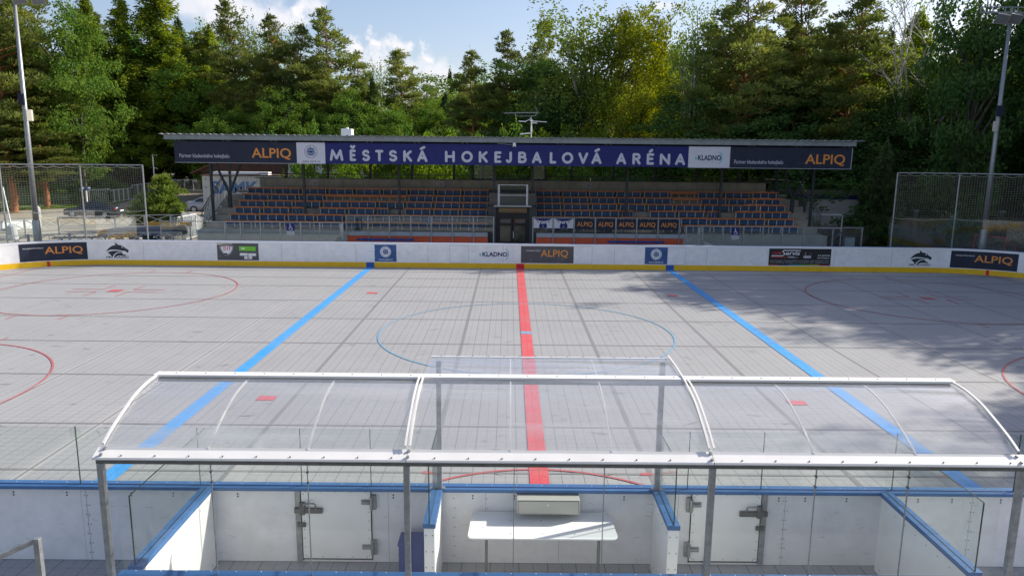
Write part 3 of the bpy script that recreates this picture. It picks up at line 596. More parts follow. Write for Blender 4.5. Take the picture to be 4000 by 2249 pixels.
def gate(x0, x1, side):
    """side = +1: hinges on the right"""
    G = MB().box(x0, x1, -12.985, -12.955, .06, 1.028).build('gate', M['plastic'], BW, label='white gate in the near boards', bevel=.003)
    fr = MB().box(x0-.012, x0-.001, -12.972, -12.95, .03, 1.03).box(x1+.001, x1+.012, -12.972, -12.95, .03, 1.03).box(x0, x1, -12.972, -12.95, .035, .055); fr.build('gate_gap', M['black'], G)
    hx = x1 if side > 0 else x0; lx = x0 if side > 0 else x1; sg = side
    MB().box(lx-sg*.012, lx-sg*.085, -12.99, -12.955, .02, 1.03).build('gate_frame', M['galv'], G, bevel=.003)
    for z in (.78, .14):
        h = MB(); h.box(hx+sg*.01, hx+sg*.075, -13.005, -12.96, z-.01, z+.19); h.tube([(hx+sg*.02, -13.02, z), (hx+sg*.02, -13.02, z+.18)], .022, 10); h.box(hx-sg*.12, hx+sg*.01, -13.0, -12.985, z+.06, z+.13); h.tube([(hx-sg*.10, -13.01, z+.095), (hx, -13.01, z+.095)], .02, 8); h.build('hinge', M['galv'], G, bevel=.003)
    l = MB(); l.box(lx-sg*.09, lx+sg*.28, -13.02, -12.99, .72, .79); l.box(lx-sg*.02, lx+sg*.05, -13.03, -12.985, .70, .87); l.box(lx-sg*.06, lx+sg*.05, -13.01, -12.985, .52, .58); l.build('latch', M['galvdark'], G, bevel=.003)
    MB().tube([(lx+sg*.05, -13.03, .80), (lx+sg*.05, -13.05, .86), (lx+sg*.07, -13.05, .875), (lx+sg*.18, -13.05, .875), (lx+sg*.20, -13.05, .86), (lx+sg*.20, -13.03, .79)], .011, 8).build('latch_handle', M['galv'], G, True)
    sc = MB()
    for z in np.linspace(.1, .98, 8): sc.tube([(x0+.03, -12.984, z), (x0+.03, -12.988, z)], .006, 6); sc.tube([(x1-.03, -12.984, z), (x1-.03, -12.988, z)], .006, 6)
    for x in np.linspace(x0+.06, x1-.06, 5): sc.tube([(x, -12.984, .085), (x, -12.988, .085)], .006, 6); sc.tube([(x, -12.984, 1.005), (x, -12.988, 1.005)], .006, 6)
    sc.build('screw', M['screw'], G)
gate(-3.26, -2.35, 1); gate(1.90, 2.81, -1)
sc_ = MB(); r_ = random.Random(5)
for k in range(150):
    x = r_.uniform(-8, 8); z = r_.uniform(.05, .9); l = r_.uniform(.02, .12); dz = r_.uniform(-.03, .03); w = r_.uniform(.002, .007)
    if -3.4 < x < -2.2 or 1.8 < x < 2.95: continue
    sc_.add([(x, -12.9612, z), (x+l, -12.9612, z+dz), (x+l, -12.9612, z+dz+w), (x, -12.9612, z+w)], [(0, 1, 2, 3)])
sc_.build('scuff_mark', M['palegrey'], BW)

# ================================================================== BENCH AND PENALTY BOXES
def divider(x0, x1, y0, label, glass_y0, endface=True):
    t = thing('box_partition', label, 'partition wall', ((x0+x1)/2, y0, 0))
    MB().box(x0+.012, x1-.012, y0+.012, -13.07, 0, 1.04).build('wall_panel', M['plastic'], t, bevel=.004)
    r = MB().box(x0, x1, y0, -13.068, 1.042, 1.10).build('top_rail', M['railblue'], t, bevel=.004)
    xm = (x0+x1)/2; MB().box(xm-.006, xm+.006, y0+.01, -13.07, 1.101, 1.104).build('rail_groove', M['black'], r)
    MB().box(xm-.005, xm+.005, glass_y0, -13.0, 1.105, 1.88).build('glass_pane', M['pane'], t)
    MB().box(xm-.006, xm+.006, glass_y0-.009, glass_y0-.001, 1.105, 1.882).box(xm-.006, xm+.006, glass_y0, -13.0, 1.881, 1.886).build('glass_edge', M['darkgreen'], t)
    sc = MB()
    for z in np.linspace(.12, .95, 5):
        for dx in (.04, -.04): sc.tube([(xm+dx, y0+.013, z), (xm+dx, y0+.007, z)], .007, 6)
    for y in np.linspace(y0+.1, -13.2, int((-13.2-y0)/.28)+2):
        for xx, sg in ((x0+.013, -1), (x1-.013, 1)):
            for z in (.08, .96): sc.tube([(xx, y, z), (xx+sg*.005, y, z)], .006, 6)
            sc.tube([(xm+sg*.045, y, 1.1), (xm+sg*.045, y, 1.103)], .007, 6)
    sc.build('screw', M['screw'], t)
    return t
divider(-4.535, -4.385, -14.92, 'white partition with blue top rail at the outer left end of the boxes', -14.9)
divider(-1.54, -1.39, -13.985, 'short white partition left of the timekeeper table', -13.96)
divider(1.355, 1.505, -13.985, 'short white partition right of the timekeeper table', -13.96)
divider(4.34, 4.49, -14.92, 'white partition with blue top rail at the outer right end of the boxes', -14.9)
rw = thing('rear_wall', 'low white wall with blue rail and tall glass panes nearest the viewer', 'wall', (0, -15.0, 0))
MB().box(-4.55, 4.5, -15.11, -15.03, 0, 1.04).build('wall_panel', M['plastic'], rw)
MB().box(-4.56, 4.51, -15.13, -14.985, 1.042, 1.10).build('top_rail', M['railblue'], rw, bevel=.004)
gx = [-4.5, -3.53, -2.56, -1.55, -.48, .43, 1.5, 2.57, 3.51, 4.48]
for a, b in zip(gx, gx[1:]): MB().box(a+.005, b-.005, -15.066, -15.056, 1.102, 2.33).build('glass_pane', M['pane_rear'], rw)
ed = MB()
for x in gx[1:-1]: MB().box(x-.004, x+.004, -15.069, -15.053, 1.102, 2.32).build('glass_edge', M['galv'], rw)
hw = MB()
for x in (-3.53, -2.56, 2.57, 3.51):
    for z in (2.12, 2.23): hw.tube([(x, -15.075, z), (x, -15.045, z)], .012, 8)
hw.build('glass_bolt', M['galvdark'], rw)
sc = MB()
for x in np.arange(-4.4, 4.4, .26): sc.tube([(x, -15.01, 1.10), (x, -15.01, 1.104)], .007, 6)
for x in np.arange(-9, 9, .33): sc.tube([(x, -12.92, 1.09), (x, -12.92, 1.094)], .006, 6)
sc.build('screw', M['alu'], rw)

# canopy
CN = thing('shelter_canopy', 'clear curved canopy on galvanised posts over the three boxes', 'canopy', (0, -15.1, 0))
for x in (-4.6, -1.555, 1.505, 4.605):
    MB().box(x-.03, x+.03, -15.14, -15.08, 0, 2.335).build('post', M['galv'], CN, bevel=.004)
for x in (-1.43, 1.41):
    MB().box(x-.032, x+.032, -13.06, -13.0, 1.105, 2.82).box(x-.07, x+.07, -13.065, -12.995, 1.098, 1.112).build('post', M['galv'], CN, bevel=.004)
MB().box(-4.635, 4.64, -15.135, -15.085, 2.335, 2.385).build('lower_beam', M['galvdark'], CN)
def tilted(mb, x0, x1, y0, z0, y1, z1, th):
    mb.add([(x0, y0, z0), (x1, y0, z0), (x1, y1, z1), (x0, y1, z1), (x0, y0, z0-th), (x1, y0, z0-th), (x1, y1, z1-th), (x0, y1, z1-th)], [(0, 1, 2, 3), (7, 6, 5, 4), (0, 4, 5, 1), (1, 5, 6, 2), (2, 6, 7, 3), (3, 7, 4, 0)])
for x0, x1 in ((-4.66, -1.558), (-1.552, 1.503), (1.509, 4.665)):
    mb = MB(); tilted(mb, x0, x1, -15.155, 2.408, -15.02, 2.466, .010); mb.box(x0, x1, -15.162, -15.150, 2.385, 2.400)
    f = mb.build('front_flashing', M['flash'], CN, bevel=.002)
    sc = MB()
    for x in np.arange(x0+.28, x1-.1, .335): sc.tube([(x, -15.13, 2.415), (x, -15.132, 2.428)], .007, 8)
    sc.build('screw', M['screw'], f)
for x in (-4.58, -1.54, 1.49, 4.58):
    for y, z in ((-15.125, 2.42), (-15.05, 2.45)): MB().tube([(x, y, z), (x, y-.006, z+.020)], .016, 10).build('bolt', M['galv'], CN)
ARC = [(-15.04, 2.47), (-14.9, 2.545), (-14.75, 2.61), (-14.52, 2.70), (-14.35, 2.755), (-14.08, 2.805), (-13.80, 2.82)]
ARC2 = ARC[:-1]+[(-13.80, 2.835), (-13.4, 2.86), (-13.0, 2.865)]
def rib(x, w, prof, m, h=.03, dz=0.):
    n = 6; P = []
    for i in range(len(prof)-1):     # smooth the bow through the measured points
        p0, p1, p2, p3 = prof[max(i-1, 0)], prof[i], prof[i+1], prof[min(i+2, len(prof)-1)]
        for k in range(n):
            t = k/n; f = lambda q: .5*(2*p1[q]+(p2[q]-p0[q])*t+(2*p0[q]-5*p1[q]+4*p2[q]-p3[q])*t*t+(3*p1[q]-p0[q]-3*p2[q]+p3[q])*t**3); P.append((f(0), f(1)+dz))
    P.append((prof[-1][0], prof[-1][1]+dz)); vs = []; fs = []
    for y, z in P: vs += [(x-w/2, y, z-h/2), (x+w/2, y, z-h/2), (x+w/2, y, z+h/2), (x-w/2, y, z+h/2)]
    for i in range(len(P)-1):
        for j in range(4): fs.append((4*i+j, 4*i+(j+1) % 4, 4*i+4+(j+1) % 4, 4*i+4+j))
    fs += [(3, 2, 1, 0), tuple(4*(len(P)-1)+j for j in range(4))]
    return MB().add(vs, fs).build('rib', M[m], CN)
for x in (-3.555, -2.555, 2.54, 3.57): rib(x, .018, ARC, 'flash', .016, -.014)
for x in (-.52, .50): rib(x, .014, ARC2, 'flash', .014, -.014)
for x in (-4.60, 4.60): rib(x, .024, ARC, 'flash', .018, .036)
for x in (-1.575, -1.53, 1.48, 1.53): rib(x, .018, ARC2 if abs(x) < 1.53 else ARC, 'flash', .016, .036)
for x in (-1.55, 1.505): rib(x, .03, ARC, 'alu', .03, -.03)
mb = MB(); mb.box(-4.64, -1.53, -13.86, -13.72, 2.835, 2.862).box(-1.528, 1.523, -13.86, -13.72, 2.835, 2.862).box(1.525, 4.645, -13.86, -13.72, 2.835, 2.862); mb.build('back_flashing', M['flash'], CN, bevel=.003)
MB().box(-4.6, 4.6, -13.82, -13.76, 2.77, 2.812).build('back_beam', M['galv'], CN)
MB().box(-1.52, 1.52, -13.03, -13.0, 2.86, 2.875).build('far_beam', M['alu'], CN)
sc = MB()
for x in np.arange(-4.4, 4.5, .34): sc.tube([(x, -13.79, 2.86), (x, -13.79, 2.868)], .008, 6)
for x in np.arange(-1.4, 1.45, .2): sc.tube([(x, -13.0, 2.878), (x, -13.0, 2.884)], .008, 6)
sc.build('screw', M['screw'], CN)
def sheet(x0, x1, prof, seed):
    """bowed polycarbonate, gently dented"""
    r = random.Random(seed); nx = 22; mb = MB(); vs = []; P = []
    for (a, b), (c, d) in zip(prof, prof[1:]):
        for k in range(3): P.append((a+(c-a)*k/3, b+(d-b)*k/3))
    P.append(prof[-1])
    ph = [r.uniform(0, 6) for _ in range(6)]
    for i in range(nx+1):
        u = i/nx; x = x0+(x1-x0)*u
        for j, (y, z) in enumerate(P):
            w = j/(len(P)-1); e = math.sin(math.pi*w)
            dz = e*(.008*math.sin(7*u+ph[0]+3*w)+.006*math.sin(17*w+2.3*math.sin(3*u+ph[1])+ph[2])+.004*math.sin(13*u+9*w+ph[3]))
            vs.append((x, y, z+.010+dz))
    m = len(P); fs = [(i*m+j, (i+1)*m+j, (i+1)*m+j+1, i*m+j+1) for i in range(nx) for j in range(m-1)]
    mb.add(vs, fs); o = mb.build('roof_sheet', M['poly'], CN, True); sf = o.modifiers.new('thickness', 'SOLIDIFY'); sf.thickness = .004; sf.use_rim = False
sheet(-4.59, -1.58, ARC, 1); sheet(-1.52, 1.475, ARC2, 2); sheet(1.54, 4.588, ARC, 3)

# table, cabinet, blue bench inside the middle boxes
T = thing('timekeeper_table', 'white rounded plastic table top on two thin legs against the near boards', 'table', (-.1, -13.4, 0))
rc = []
for cx, cy, a0 in ((.80-.08, -13.0-.08, 0), (-1.0+.08, -13.0-.08, 90), (-1.03+.09, -13.68+.09, 180), (.83-.09, -13.68+.09, 270)):
    rc += [(cx+.09*math.cos(R(a0+t)), cy+.09*math.sin(R(a0+t))) for t in range(0, 91, 15)]
mb = MB(); mb.prism(rc, lambda u, v, d: (u, v, d), .735, .755); mb.v = mb.v; tt = mb.build('tabletop', M['plastic'], T, bevel=.003)
sc = MB()
for x, y in ((-.85, -13.42), (-.5, -13.22), (-.5, -13.56), (-.1, -13.22), (-.1, -13.56), (.28, -13.22), (.3, -13.56), (.62, -13.44)): sc.tube([(x, y, .754), (x, y, .758)], .008, 6)
sc.build('screw', M['screw'], tt)
for x in (-.8, .6): MB().box(x-.018, x+.018, -13.60, -13.56, 0, .734).build('leg', M['galvdark'], T)
MB().box(-.85, .65, -13.12, -13.06, .69, .733).build('support_rail', M['galvdark'], T)
cb = thing('metal_cabinet', 'flat grey metal box with a lock under the blue rail behind the table', 'cabinet', (-.02, -13.15, .85))
MB().box(-.42, .39, -13.22, -12.97, .835, 1.032).build('body', M['boxgrey'], cb, bevel=.006)
dr = MB().box(-.40, .37, -13.228, -13.221, .85, 1.018).build('door', M['boxgrey'], cb, bevel=.002); MB().box(-.405, .375, -13.2225, -13.2205, .845, 1.023).build('door_gap', M['black'], cb)
MB().tube([(-.02, -13.228, .975), (-.02, -13.24, .975)], .014, 10).build('lock', M['alu'], dr)
bb = thing('seat_box', 'small dark blue box seat beside the left short partition', 'box', (-1.72, -13.2, 0))
MB().box(-1.93, -1.545, -13.36, -13.07, 0, .46).build('body', M['benchblue'], bb, bevel=.005); MB().box(-1.94, -1.543, -13.38, -13.068, .462, .5).build('lid', M['benchblue'], bb, bevel=.005)
# rail at the lower left corner, outside the boxes
hr = thing('handrail', 'galvanised square-tube handrail at the bottom left corner', 'handrail', (-4.72, -16, 0))
p1, p0 = atY(138, 2108, -16.0), atY(-260, 2290, -16.35)
m1 = MB(); m1.bar(p1, p0, .045, .045); q1, q0 = atY(150, 2240, -16.0), atY(-100, 2380, -16.3); m1.bar(q1, q0, .035, .035); m1.build('rail', M['galv'], hr, bevel=.003)
MB().box(p1.x-.005, p1.x+.045, -16.03, -15.98, -.05, p1.z+.022).build('post', M['galv'], hr, bevel=.003)

# ================================================================== GRANDSTAND
GS = thing('grandstand', 'long covered grandstand with six rows under a flat corrugated roof', 'grandstand', (0, 20, 0))
XL, XR = -17.6, 16.9
ROWY = [18.85+.75*i for i in range(6)]; ROWZ = [1.64+.336*i for i in range(6)]
def xyz(u, v, d): return (u, d, v)
mb = MB(); mb2 = MB()
for i in range(6):
    y0 = ROWY[i]+.15 if i else 17.98; z = ROWZ[i]-.44; z_prev = ROWZ[i-1]-.44 if i else 0
    y0 = ROWY[i]-.30 if i else 17.98
    mb.box(XL, -1.72, y0, 23.45+.001*i, z_prev-.0005*i, z).box(.94, XR, y0, 23.45+.001*i, z_prev-.0005*i, z)
mb.build('terrace', M['concrete'], GS)
# central opening with entrance doors
MB().box(-1.70, .92, 19.3, 23.4, 0, 3.3).build('core_wall', M['concrete_dark'], GS)
MB().box(-1.72, -1.28, 18.45, 19.3, 0, 2.62).build('door_side_wall', M['steel'], GS); MB().box(.56, .94, 18.45, 19.3, 0, 2.62).build('door_side_wall', M['steel'], GS)
D = MB().box(-1.28, .56, 18.52, 18.60, 0, .10).box(-1.28, -1.14, 18.5, 18.6, .1, 2.6).box(.42, .56, 18.5, 18.6, .1, 2.6).box(-1.14, .42, 18.5, 18.6, 2.52, 2.6).box(-1.14, .42, 18.5, 18.6, 2.14, 2.26).build('entrance_frame', M['black'], GS)
MB().box(-1.14, .42, 18.56, 18.57, 2.261, 2.519).build('pane', M['darkglass'], D)
for x0, x1 in ((-1.135, -.375), (-.345, .415)):
    d = MB().box(x0, x0+.09, 18.49, 18.55, .105, 2.135).box(x1-.09, x1, 18.49, 18.55, .105, 2.135).box(x0+.09, x1-.09, 18.49, 18.55, .105, .42).box(x0+.09, x1-.09, 18.49, 18.55, 1.92, 2.135).build('door', M['black'], GS)
    MB().box(x0+.09, x1-.09, 18.525, 18.53, .42, 1.92).build('pane', M['darkglass'], d); MB().tube([((x0+x1)/2, 18.489, .27), ((x0+x1)/2, 18.47, .27)], .11, 20).build('emblem', M['greysign'], d)
MB().box(-.33, -.30, 18.44, 18.47, .85, 1.25).build('door_handle', M['alu'], GS)
# camera platform over the doors
P = MB().box(-1.40, .66, 18.0, 19.4, 2.62, 2.70).build('platform', M['galv'], GS)
pr = MB()
for x in (-1.16, -1.10, .38, .44): pr.tube([(x, 18.05, 2.70), (x, 18.05, 3.80)], .022, 8)
pr.tube([(-1.16, 18.05, 3.80), (.44, 18.05, 3.80)], .02, 8); pr.tube([(-1.10, 18.05, 3.25), (.38, 18.05, 3.25)], .018, 8)
for x in (-1.16, .44): pr.tube([(x, 18.05, 3.80), (x, 19.35, 3.80)], .02, 8); pr.tube([(x, 18.05, 3.25), (x, 19.35, 3.25)], .018, 8)
pr.build('platform_rail', M['alu'], P)
# front wall below the walkway
for x0, x1 in ((-9.45, -1.74), (.96, 9.0)):
    MB().box(x0, x1, 17.93, 17.978, 0, .99).build('front_wall', M['redwall'], GS, label='orange painted front wall')
    MB().box(x0, x1, 17.90, 17.978, .991, 1.22).build('front_wall', M['greywall'], GS, label='pale grey slab edge')
MB().box(XL, -9.46, 17.93, 17.978, 0, 1.22).build('front_wall', M['concrete_light'], GS); MB().box(9.01, XR, 17.93, 17.978, 0, 1.22).build('front_wall', M['concrete_light'], GS)
bw_ = MB().box(-15.9, -1.0, 23.46, 23.62, 0, 3.86).box(-.999, 15.25, 23.46, 23.62, 0, 3.86).build('back_wall', M['concrete'], GS)
jn = MB()
for k in range(26): x = -15.6+k*1.21; jn.box(x-.008, x+.008, 23.455, 23.461, 3.0, 3.86)
jn.build('panel_joint', M['concrete_dark'], bw_)
MB().box(-16.2, 15.6, 23.40, 23.66, 3.862, 3.90).build('wall_coping', M['steel'], GS)
MB().box(-17.4, -15.95, 23.40, 24.9, 2.80, 2.90).box(15.3, 16.7, 23.40, 24.9, 2.8, 2.9).build('landing', M['galvdark'], GS)
for x in (-17.48, -12.23, -6.83, -1.42, .76, 6.13, 11.49, 16.72):
    MB().box(x-.065, x+.065, 19.93, 20.06, 1.2, 6.0).build('post', M['steel'], GS)
for x in (-17.9, -14.38, -11.8, -9.17, -6.59, -4.0, -2.2, .9, 3.29, 5.9, 8.49, 11.07, 13.65, 16.11):
    MB().box(x-.075, x+.075, 23.9, 24.04, 2.8, 5.75).build('post', M['steel'], GS)
rb = MB(); rb.box(-16.1, 15.5, 23.9, 23.96, 4.10, 4.15).box(-16.1, 15.5, 23.9, 23.96, 3.95, 3.975)
rb.box(-2.9, -2.75, 23.7, 23.8, 3.9, 5.4).box(1.6, 1.7, 23.7, 23.8, 3.9, 5.4).box(-2.9, 1.7, 23.7, 23.8, 3.86, 3.95); rb.build('back_railing', M['steel'], GS)
MB().box(-2.74, -1.6, 23.74, 23.75, 3.96, 5.2).build('glass_pane', M['panefar'], GS); MB().box(.95, 1.59, 23.74, 23.75, 3.96, 5.2).build('glass_pane', M['panefar'], GS)
# slanted roof braces at both ends
mb = MB(); c0 = atY(897, 757, 21); 
for q in (atY(842, 640, 21), atY(940, 640, 21)): MB().bar(c0, q+(q-c0)*.35, .11, .11).build('roof_brace', M['steel'], GS)
c1 = atY(3096, 778, 21)
for q in (atY(3063, 660, 21), atY(3158, 665, 21)): MB().bar(c1, q+(q-c1)*.35, .11, .11).build('roof_brace', M['steel'], GS)
mb.bar((12.3, 23.2, 4.3), (13.6, 23.2, 5.6), .08); mb.build('roof_brace', M['steel'], GS)
for c in (c0, c1): MB().box(c.x-.09, c.x+.09, c.y-.09, c.y+.09, 2.2, c.z+.08).build('brace_footing', M['steel'], GS)
# roof: corrugated sheet, fascia channel, rafters
nx = 420; vs = []; fs = []
for i in range(nx+1):
    x = -18.82+(17.98+18.82)*i/nx; ph = (x*3.2) % 1; h = .045 if ph < .22 else (.045*(1-(ph-.22)/.1) if ph < .32 else (0 if ph < .9 else .045*(ph-.9)/.1))
    vs += [(x, 16.86, 6.30+h), (x, 24.9, 5.78+h), (x, 16.86, 6.285+h), (x, 24.9, 5.765+h)]
for i in range(nx):
    k = 4*i; fs += [(k, k+4, k+5, k+1), (k+2, k+3, k+7, k+6), (k, k+2, k+6, k+4), (k+1, k+5, k+7, k+3)]
RF = MB().add(vs, fs).build('roof', M['roof'], GS)
mb = MB(); mb.box(-18.6, 17.6, 16.98, 17.02, 6.06, 6.28).box(-18.6, 17.6, 16.96, 17.10, 6.03, 6.062).box(-18.6, 17.6, 16.96, 17.10, 6.262, 6.29); mb.build('fascia', M['fascia'], RF)
mb = MB()
for k in range(15):
    x = -17.9+k*2.5; mb.bar((x, 17.1, 6.12), (x, 24.8, 5.66), .09, .2)
for y, z in ((18.5, 6.05), (20, 5.95), (22, 5.83), (24, 5.72)): mb.bar((-18.5, y, z), (17.6, y, z), .1, .16)
mb.build('rafter', M['steel'], RF)
mb = MB()
for k in range(15):
    x = -17.9+k*2.5
    for dx in (-.12, .12): mb.box(x+dx-.03, x+dx+.03, 16.97, 17.06, 5.94, 6.028)
mb.build('banner_bracket', M['steel'], RF)
# sign band
def band(x0, x1, m, label, z0=4.86, z1=5.935): return MB().box(x0, x1, 17.06, 17.12, z0, z1).build('sign_board', M[m], GS, label=label)
def bmap(u, v, d): return (u, 17.06-d, v)
def SX(px, py=605): return atY(px, py, 17.06).x
b1 = band(-18.14, -11.74, 'slate', 'dark slate sign board at the left end of the roof edge')
b2 = band(-11.735, -10.245, 'signwhite', 'white sign board with a round blue emblem'); b3 = band(-10.24, 8.84, 'signblue', 'long royal blue sign board with big pale letters'); b4 = band(8.845, 11.03, 'signwhite', 'white sign board with dark blue letters'); b5 = band(11.035, 17.42, 'slate', 'dark slate sign board at the right end of the roof edge')
MB().box(-18.14, -10.245, 17.045, 17.055, 4.835, 4.858).box(8.845, 17.43, 17.045, 17.055, 4.835, 4.858).box(17.43, 17.46, 17.045, 17.12, 4.835, 5.95).build('sign_edge', M['palegrey'], GS)
for b, t0, t1, l0, l1, z in ((b1, 701, 895, 983, 1137, 0), (b5, 2870, 3061, 3147, 3303, -.03)):
    lettering(b, [('ALPIQ', SX(l0), SX(l1), 5.03+z, 5.63+z, .014)], bmap, 'amber', .003); lettering(b, [('Partner kladenského hokejbalu', SX(t0), SX(t1), 5.04+z, 5.30+z, .002)], bmap, 'lettergrey', .003)
big = [('M', 1288, 1341), ('E', 1366, 1391), ('S', 1414, 1445), ('T', 1465.5, 1498), ('S', 1519, 1552), ('K', 1575, 1610), ('A', 1629, 1670), ('H', 1738, 1777), ('O', 1802, 1847), ('K', 1870, 1906), ('E', 1931, 1959), ('J', 1975, 2000), ('B', 2024, 2058), ('A', 2078, 2116.5), ('L', 2147.5, 2174), ('O', 2195, 2240), ('V', 2259, 2298), ('A', 2311, 2351), ('A', 2408, 2447), ('R', 2471, 2504), ('E', 2527, 2556), ('N', 2578, 2619), ('A', 2638, 2678)]
rr = .069
for k, (ch, a, b) in enumerate(big):
    mb = MB()
    ls = list(GL[ch])
    if k == 1: ls = ls+GL['^']
    if k in (6, 17, 20): ls = ls+GL["'"]
    z0 = 5.0-.04*(k/22); u0, u1 = SX(a)+rr, SX(b)-rr
    strokes(mb, split_sharp(ls), u0, u1, z0+rr, z0+.60-rr, rr, bmap, .004, .3); mb.build('letter', M['lettergrey'], b3)
# emblem on the white boards
c = (b2.data.vertices[0].co.x+b2.data.vertices[1].co.x)/2
def ring_disc(r, m, d, zc=5.47):
    q = MB(); q.prism([(c+r*math.cos(R(t)), zc+r*math.sin(R(t))) for t in range(0, 360, 12)], bmap, .001, d); q.build('emblem', M[m], b2)
ring_disc(.345, 'navy', .004); ring_disc(.330, 'signwhite', .006); ring_disc(.20, 'sblue', .008); ring_disc(.06, 'navy', .010)
q = MB()
for i, ch in enumerate('Sportovní areály města Kladna'):
    if ch == ' ': continue
    a = R(255-i*11.4)
    def mp(u, v, d, a=a): return bmap(c+(.265+v)*math.cos(a)+u*math.sin(a), 5.47+(.265+v)*math.sin(a)-u*math.cos(a), d)
    text_into(q, ch, -.02, .02, -.03, .03, mp, .0075)
text_into(q, 'www.samk.cz', c-.46, c+.46, 4.92, 5.03, bmap, .003); q.build('lettering', M['navy'], b2)
q = MB()
for A in (arc(c, 5.46, .15, .09, 15, 165, 8), arc(c, 5.46, .15, .09, 195, 345, 8)):
    for (ax, az), (bx, bz) in zip(A, A[1:]): q.prism([(ax, az-.012), (bx, bz-.012), (bx, bz+.012), (ax, az+.012)], bmap, .0085, .011)
q.build('emblem', M['white'], b2)
lettering(b4, [('KLADNO', SX(2727), SX(2818), 5.22, 5.50, .035)], bmap, 'navy', .003); lettering(b4, [('MĚSTSKÝ HOKEJBALOVÝ KLUB', SX(2728), SX(2795), 5.12, 5.16)], bmap, 'palegrey', .003)
q = MB(); cx = SX(2812)-.22; A = [(cx+.36*math.cos(R(t)), 5.36+.36*math.sin(R(t))) for t in range(-62, 63, 8)]
for (ax, az), (bx, bz) in zip(A, A[1:]): q.prism([(ax, az), (bx, bz), (bx-.05, bz), (ax-.05, az)], bmap, .001, .005)
s = SX(2719); q.prism([(s-.03, 5.27), (s+.04, 5.27), (s+.04, 5.42), (s-.03, 5.42)], bmap, .001, .005); q.build('emblem', M['teal'], b4)
# stair railings at both ends
def stair_rail(x, pts_top, flat_end, low, sgn):
    r = MB(); a, b = pts_top; r.tube([a, b, flat_end], .03, 8); lo = .16
    r.tube([(x, a[1], a[2]-lo), (x, b[1], b[2]-lo)], .02, 6)
    l0, l1 = low; r.tube([l0, l1], .03, 6)
    n = 22
    for i in range(n+1):
        t = i/n; y = a[1]+(b[1]-a[1])*t; z1 = a[2]+(b[2]-a[2])*t-lo; z0 = l0[2]+(l1[2]-l0[2])*((y-l0[1])/(l1[1]-l0[1]))
        r.tube([(x, y, z0), (x, y+(.12 if i % 3 == 1 else (-.12 if i % 3 == 2 else 0)), z1)], .012, 5, False)
    return r.build('stair_railing', M['galvdark'], GS)
stair_rail(-17.62, ((-17.62, 18.61, 2.13), (-17.62, 21.93, 3.97)), (-17.62, 24.2, 4.02), ((-17.62, 18.4, 1.05), (-17.62, 22.85, 2.91)), -1)
stair_rail(16.92, ((16.92, 18.85, 2.14), (16.92, 22.4, 3.98)), (16.92, 24.2, 4.0), ((16.92, 18.6, .98), (16.92, 22.69, 2.76)), 1)
for x, s in ((-17.62, 1), (16.92, -1)):
    mb = MB(); mb.tube([(x, 24.2, 4.02), (x+s*1.5, 24.2, 4.05)], .03, 8); mb.tube([(x, 24.2, 3.0), (x+s*1.4, 24.2, 3.0)], .03, 8)
    for k in range(9): mb.tube([(x+s*k*.18, 24.2, 3.0), (x+s*k*.18+.05*(k % 2), 24.2, 4.02)], .012, 5, False)
    mb.build('stair_railing', M['galvdark'], GS)
MB().box(-17.55, -16.1, 24.24, 24.26, 2.93, 3.12).build('name_panel', M['housewhite'], GS); MB().box(15.45, 16.85, 24.24, 24.26, 2.93, 3.12).build('name_panel', M['housewhite'], GS)
# notices on the back wall
def notice(x0, x1, label):
    t = thing('notice', label, 'sign', ((x0+x1)/2, 23.4, 3.6)); MB().box(x0, x1, 23.43, 23.453, 3.44, 3.76).build('plate', M['palegrey'], t)
    c = MB()
    for z in (3.68, 3.52):
        for k in range(12):
            a, b = R(k*30), R(k*30+30); c.bar((x0+.1+.055*math.cos(a), 23.428, z+.055*math.sin(a)), (x0+.1+.055*math.cos(b), 23.428, z+.055*math.sin(b)), .012, .006, (0, 1, 0))
        c.bar((x0+.06, 23.428, z+.04), (x0+.14, 23.428, z-.04), .01, .006, (0, 1, 0))
    c.build('ring_mark', M['redp'], t); q = MB()
    for k in range(5): q.box(x0+.20, x1-.04-.03*(k % 2), 23.427, 23.43, 3.50+k*.045, 3.515+k*.045)
    q.build('text_line', M['slate'], t)
notice(-12.82, -12.36, 'small grey prohibition notice on the back wall, leftmost of three'); notice(-5.06, -4.59, 'small grey prohibition notice on the back wall, middle of three'); notice(4.01, 4.49, 'small grey prohibition notice on the back wall right of the entrance')

# benches: one fold-down module = plank + three blue panels + four brackets
def make_bench(nm, folded):
    t = thing(nm, 'x', 'bench', (0, 0, 0), 'orange and blue benches in the rows of the grandstand')
    L_ = 1.635
    if folded:
        o = MB().box(-L_/2, L_/2, -.02, .02, -.15, .02).build('plank', M['orange'], t, bevel=.006); o.rotation_euler = (R(-12), 0, 0)
    else:
        MB().box(-L_/2, L_/2, -.05, .20, -.005, .025).box(-L_/2, L_/2, -.055, -.02, -.055, -.004).build('plank', M['orange'], t)
        for k in range(3):
            x = -L_/2+.09+k*.475; MB().box(x+.02, x+.455, .06, .075, -.33, -.05).build('blue_panel', M['panel'], t)
    for k in range(4):
        x = -L_/2+.09+k*.475; MB().box(x-.017, x+.012, .01, .10, -.40, -.056).build('bracket', M['bracket'], t)
    index_kids(t); return t
BN = make_bench('bench', False); BF = make_bench('bench', True)
used = {False: False, True: False}
RN = ['front', 'second', 'third', 'fourth', 'fifth', 'top']
FOLDED = {(4, 0, 3), (4, 0, 4), (4, 0, 5), (5, 1, 5), (4, 1, 5)}
GAPS = {(2, 0, 2), (2, 0, 5), (2, 1, 3), (2, 1, 6)}     # grey gaps where posts come down, filled by a shorter bench
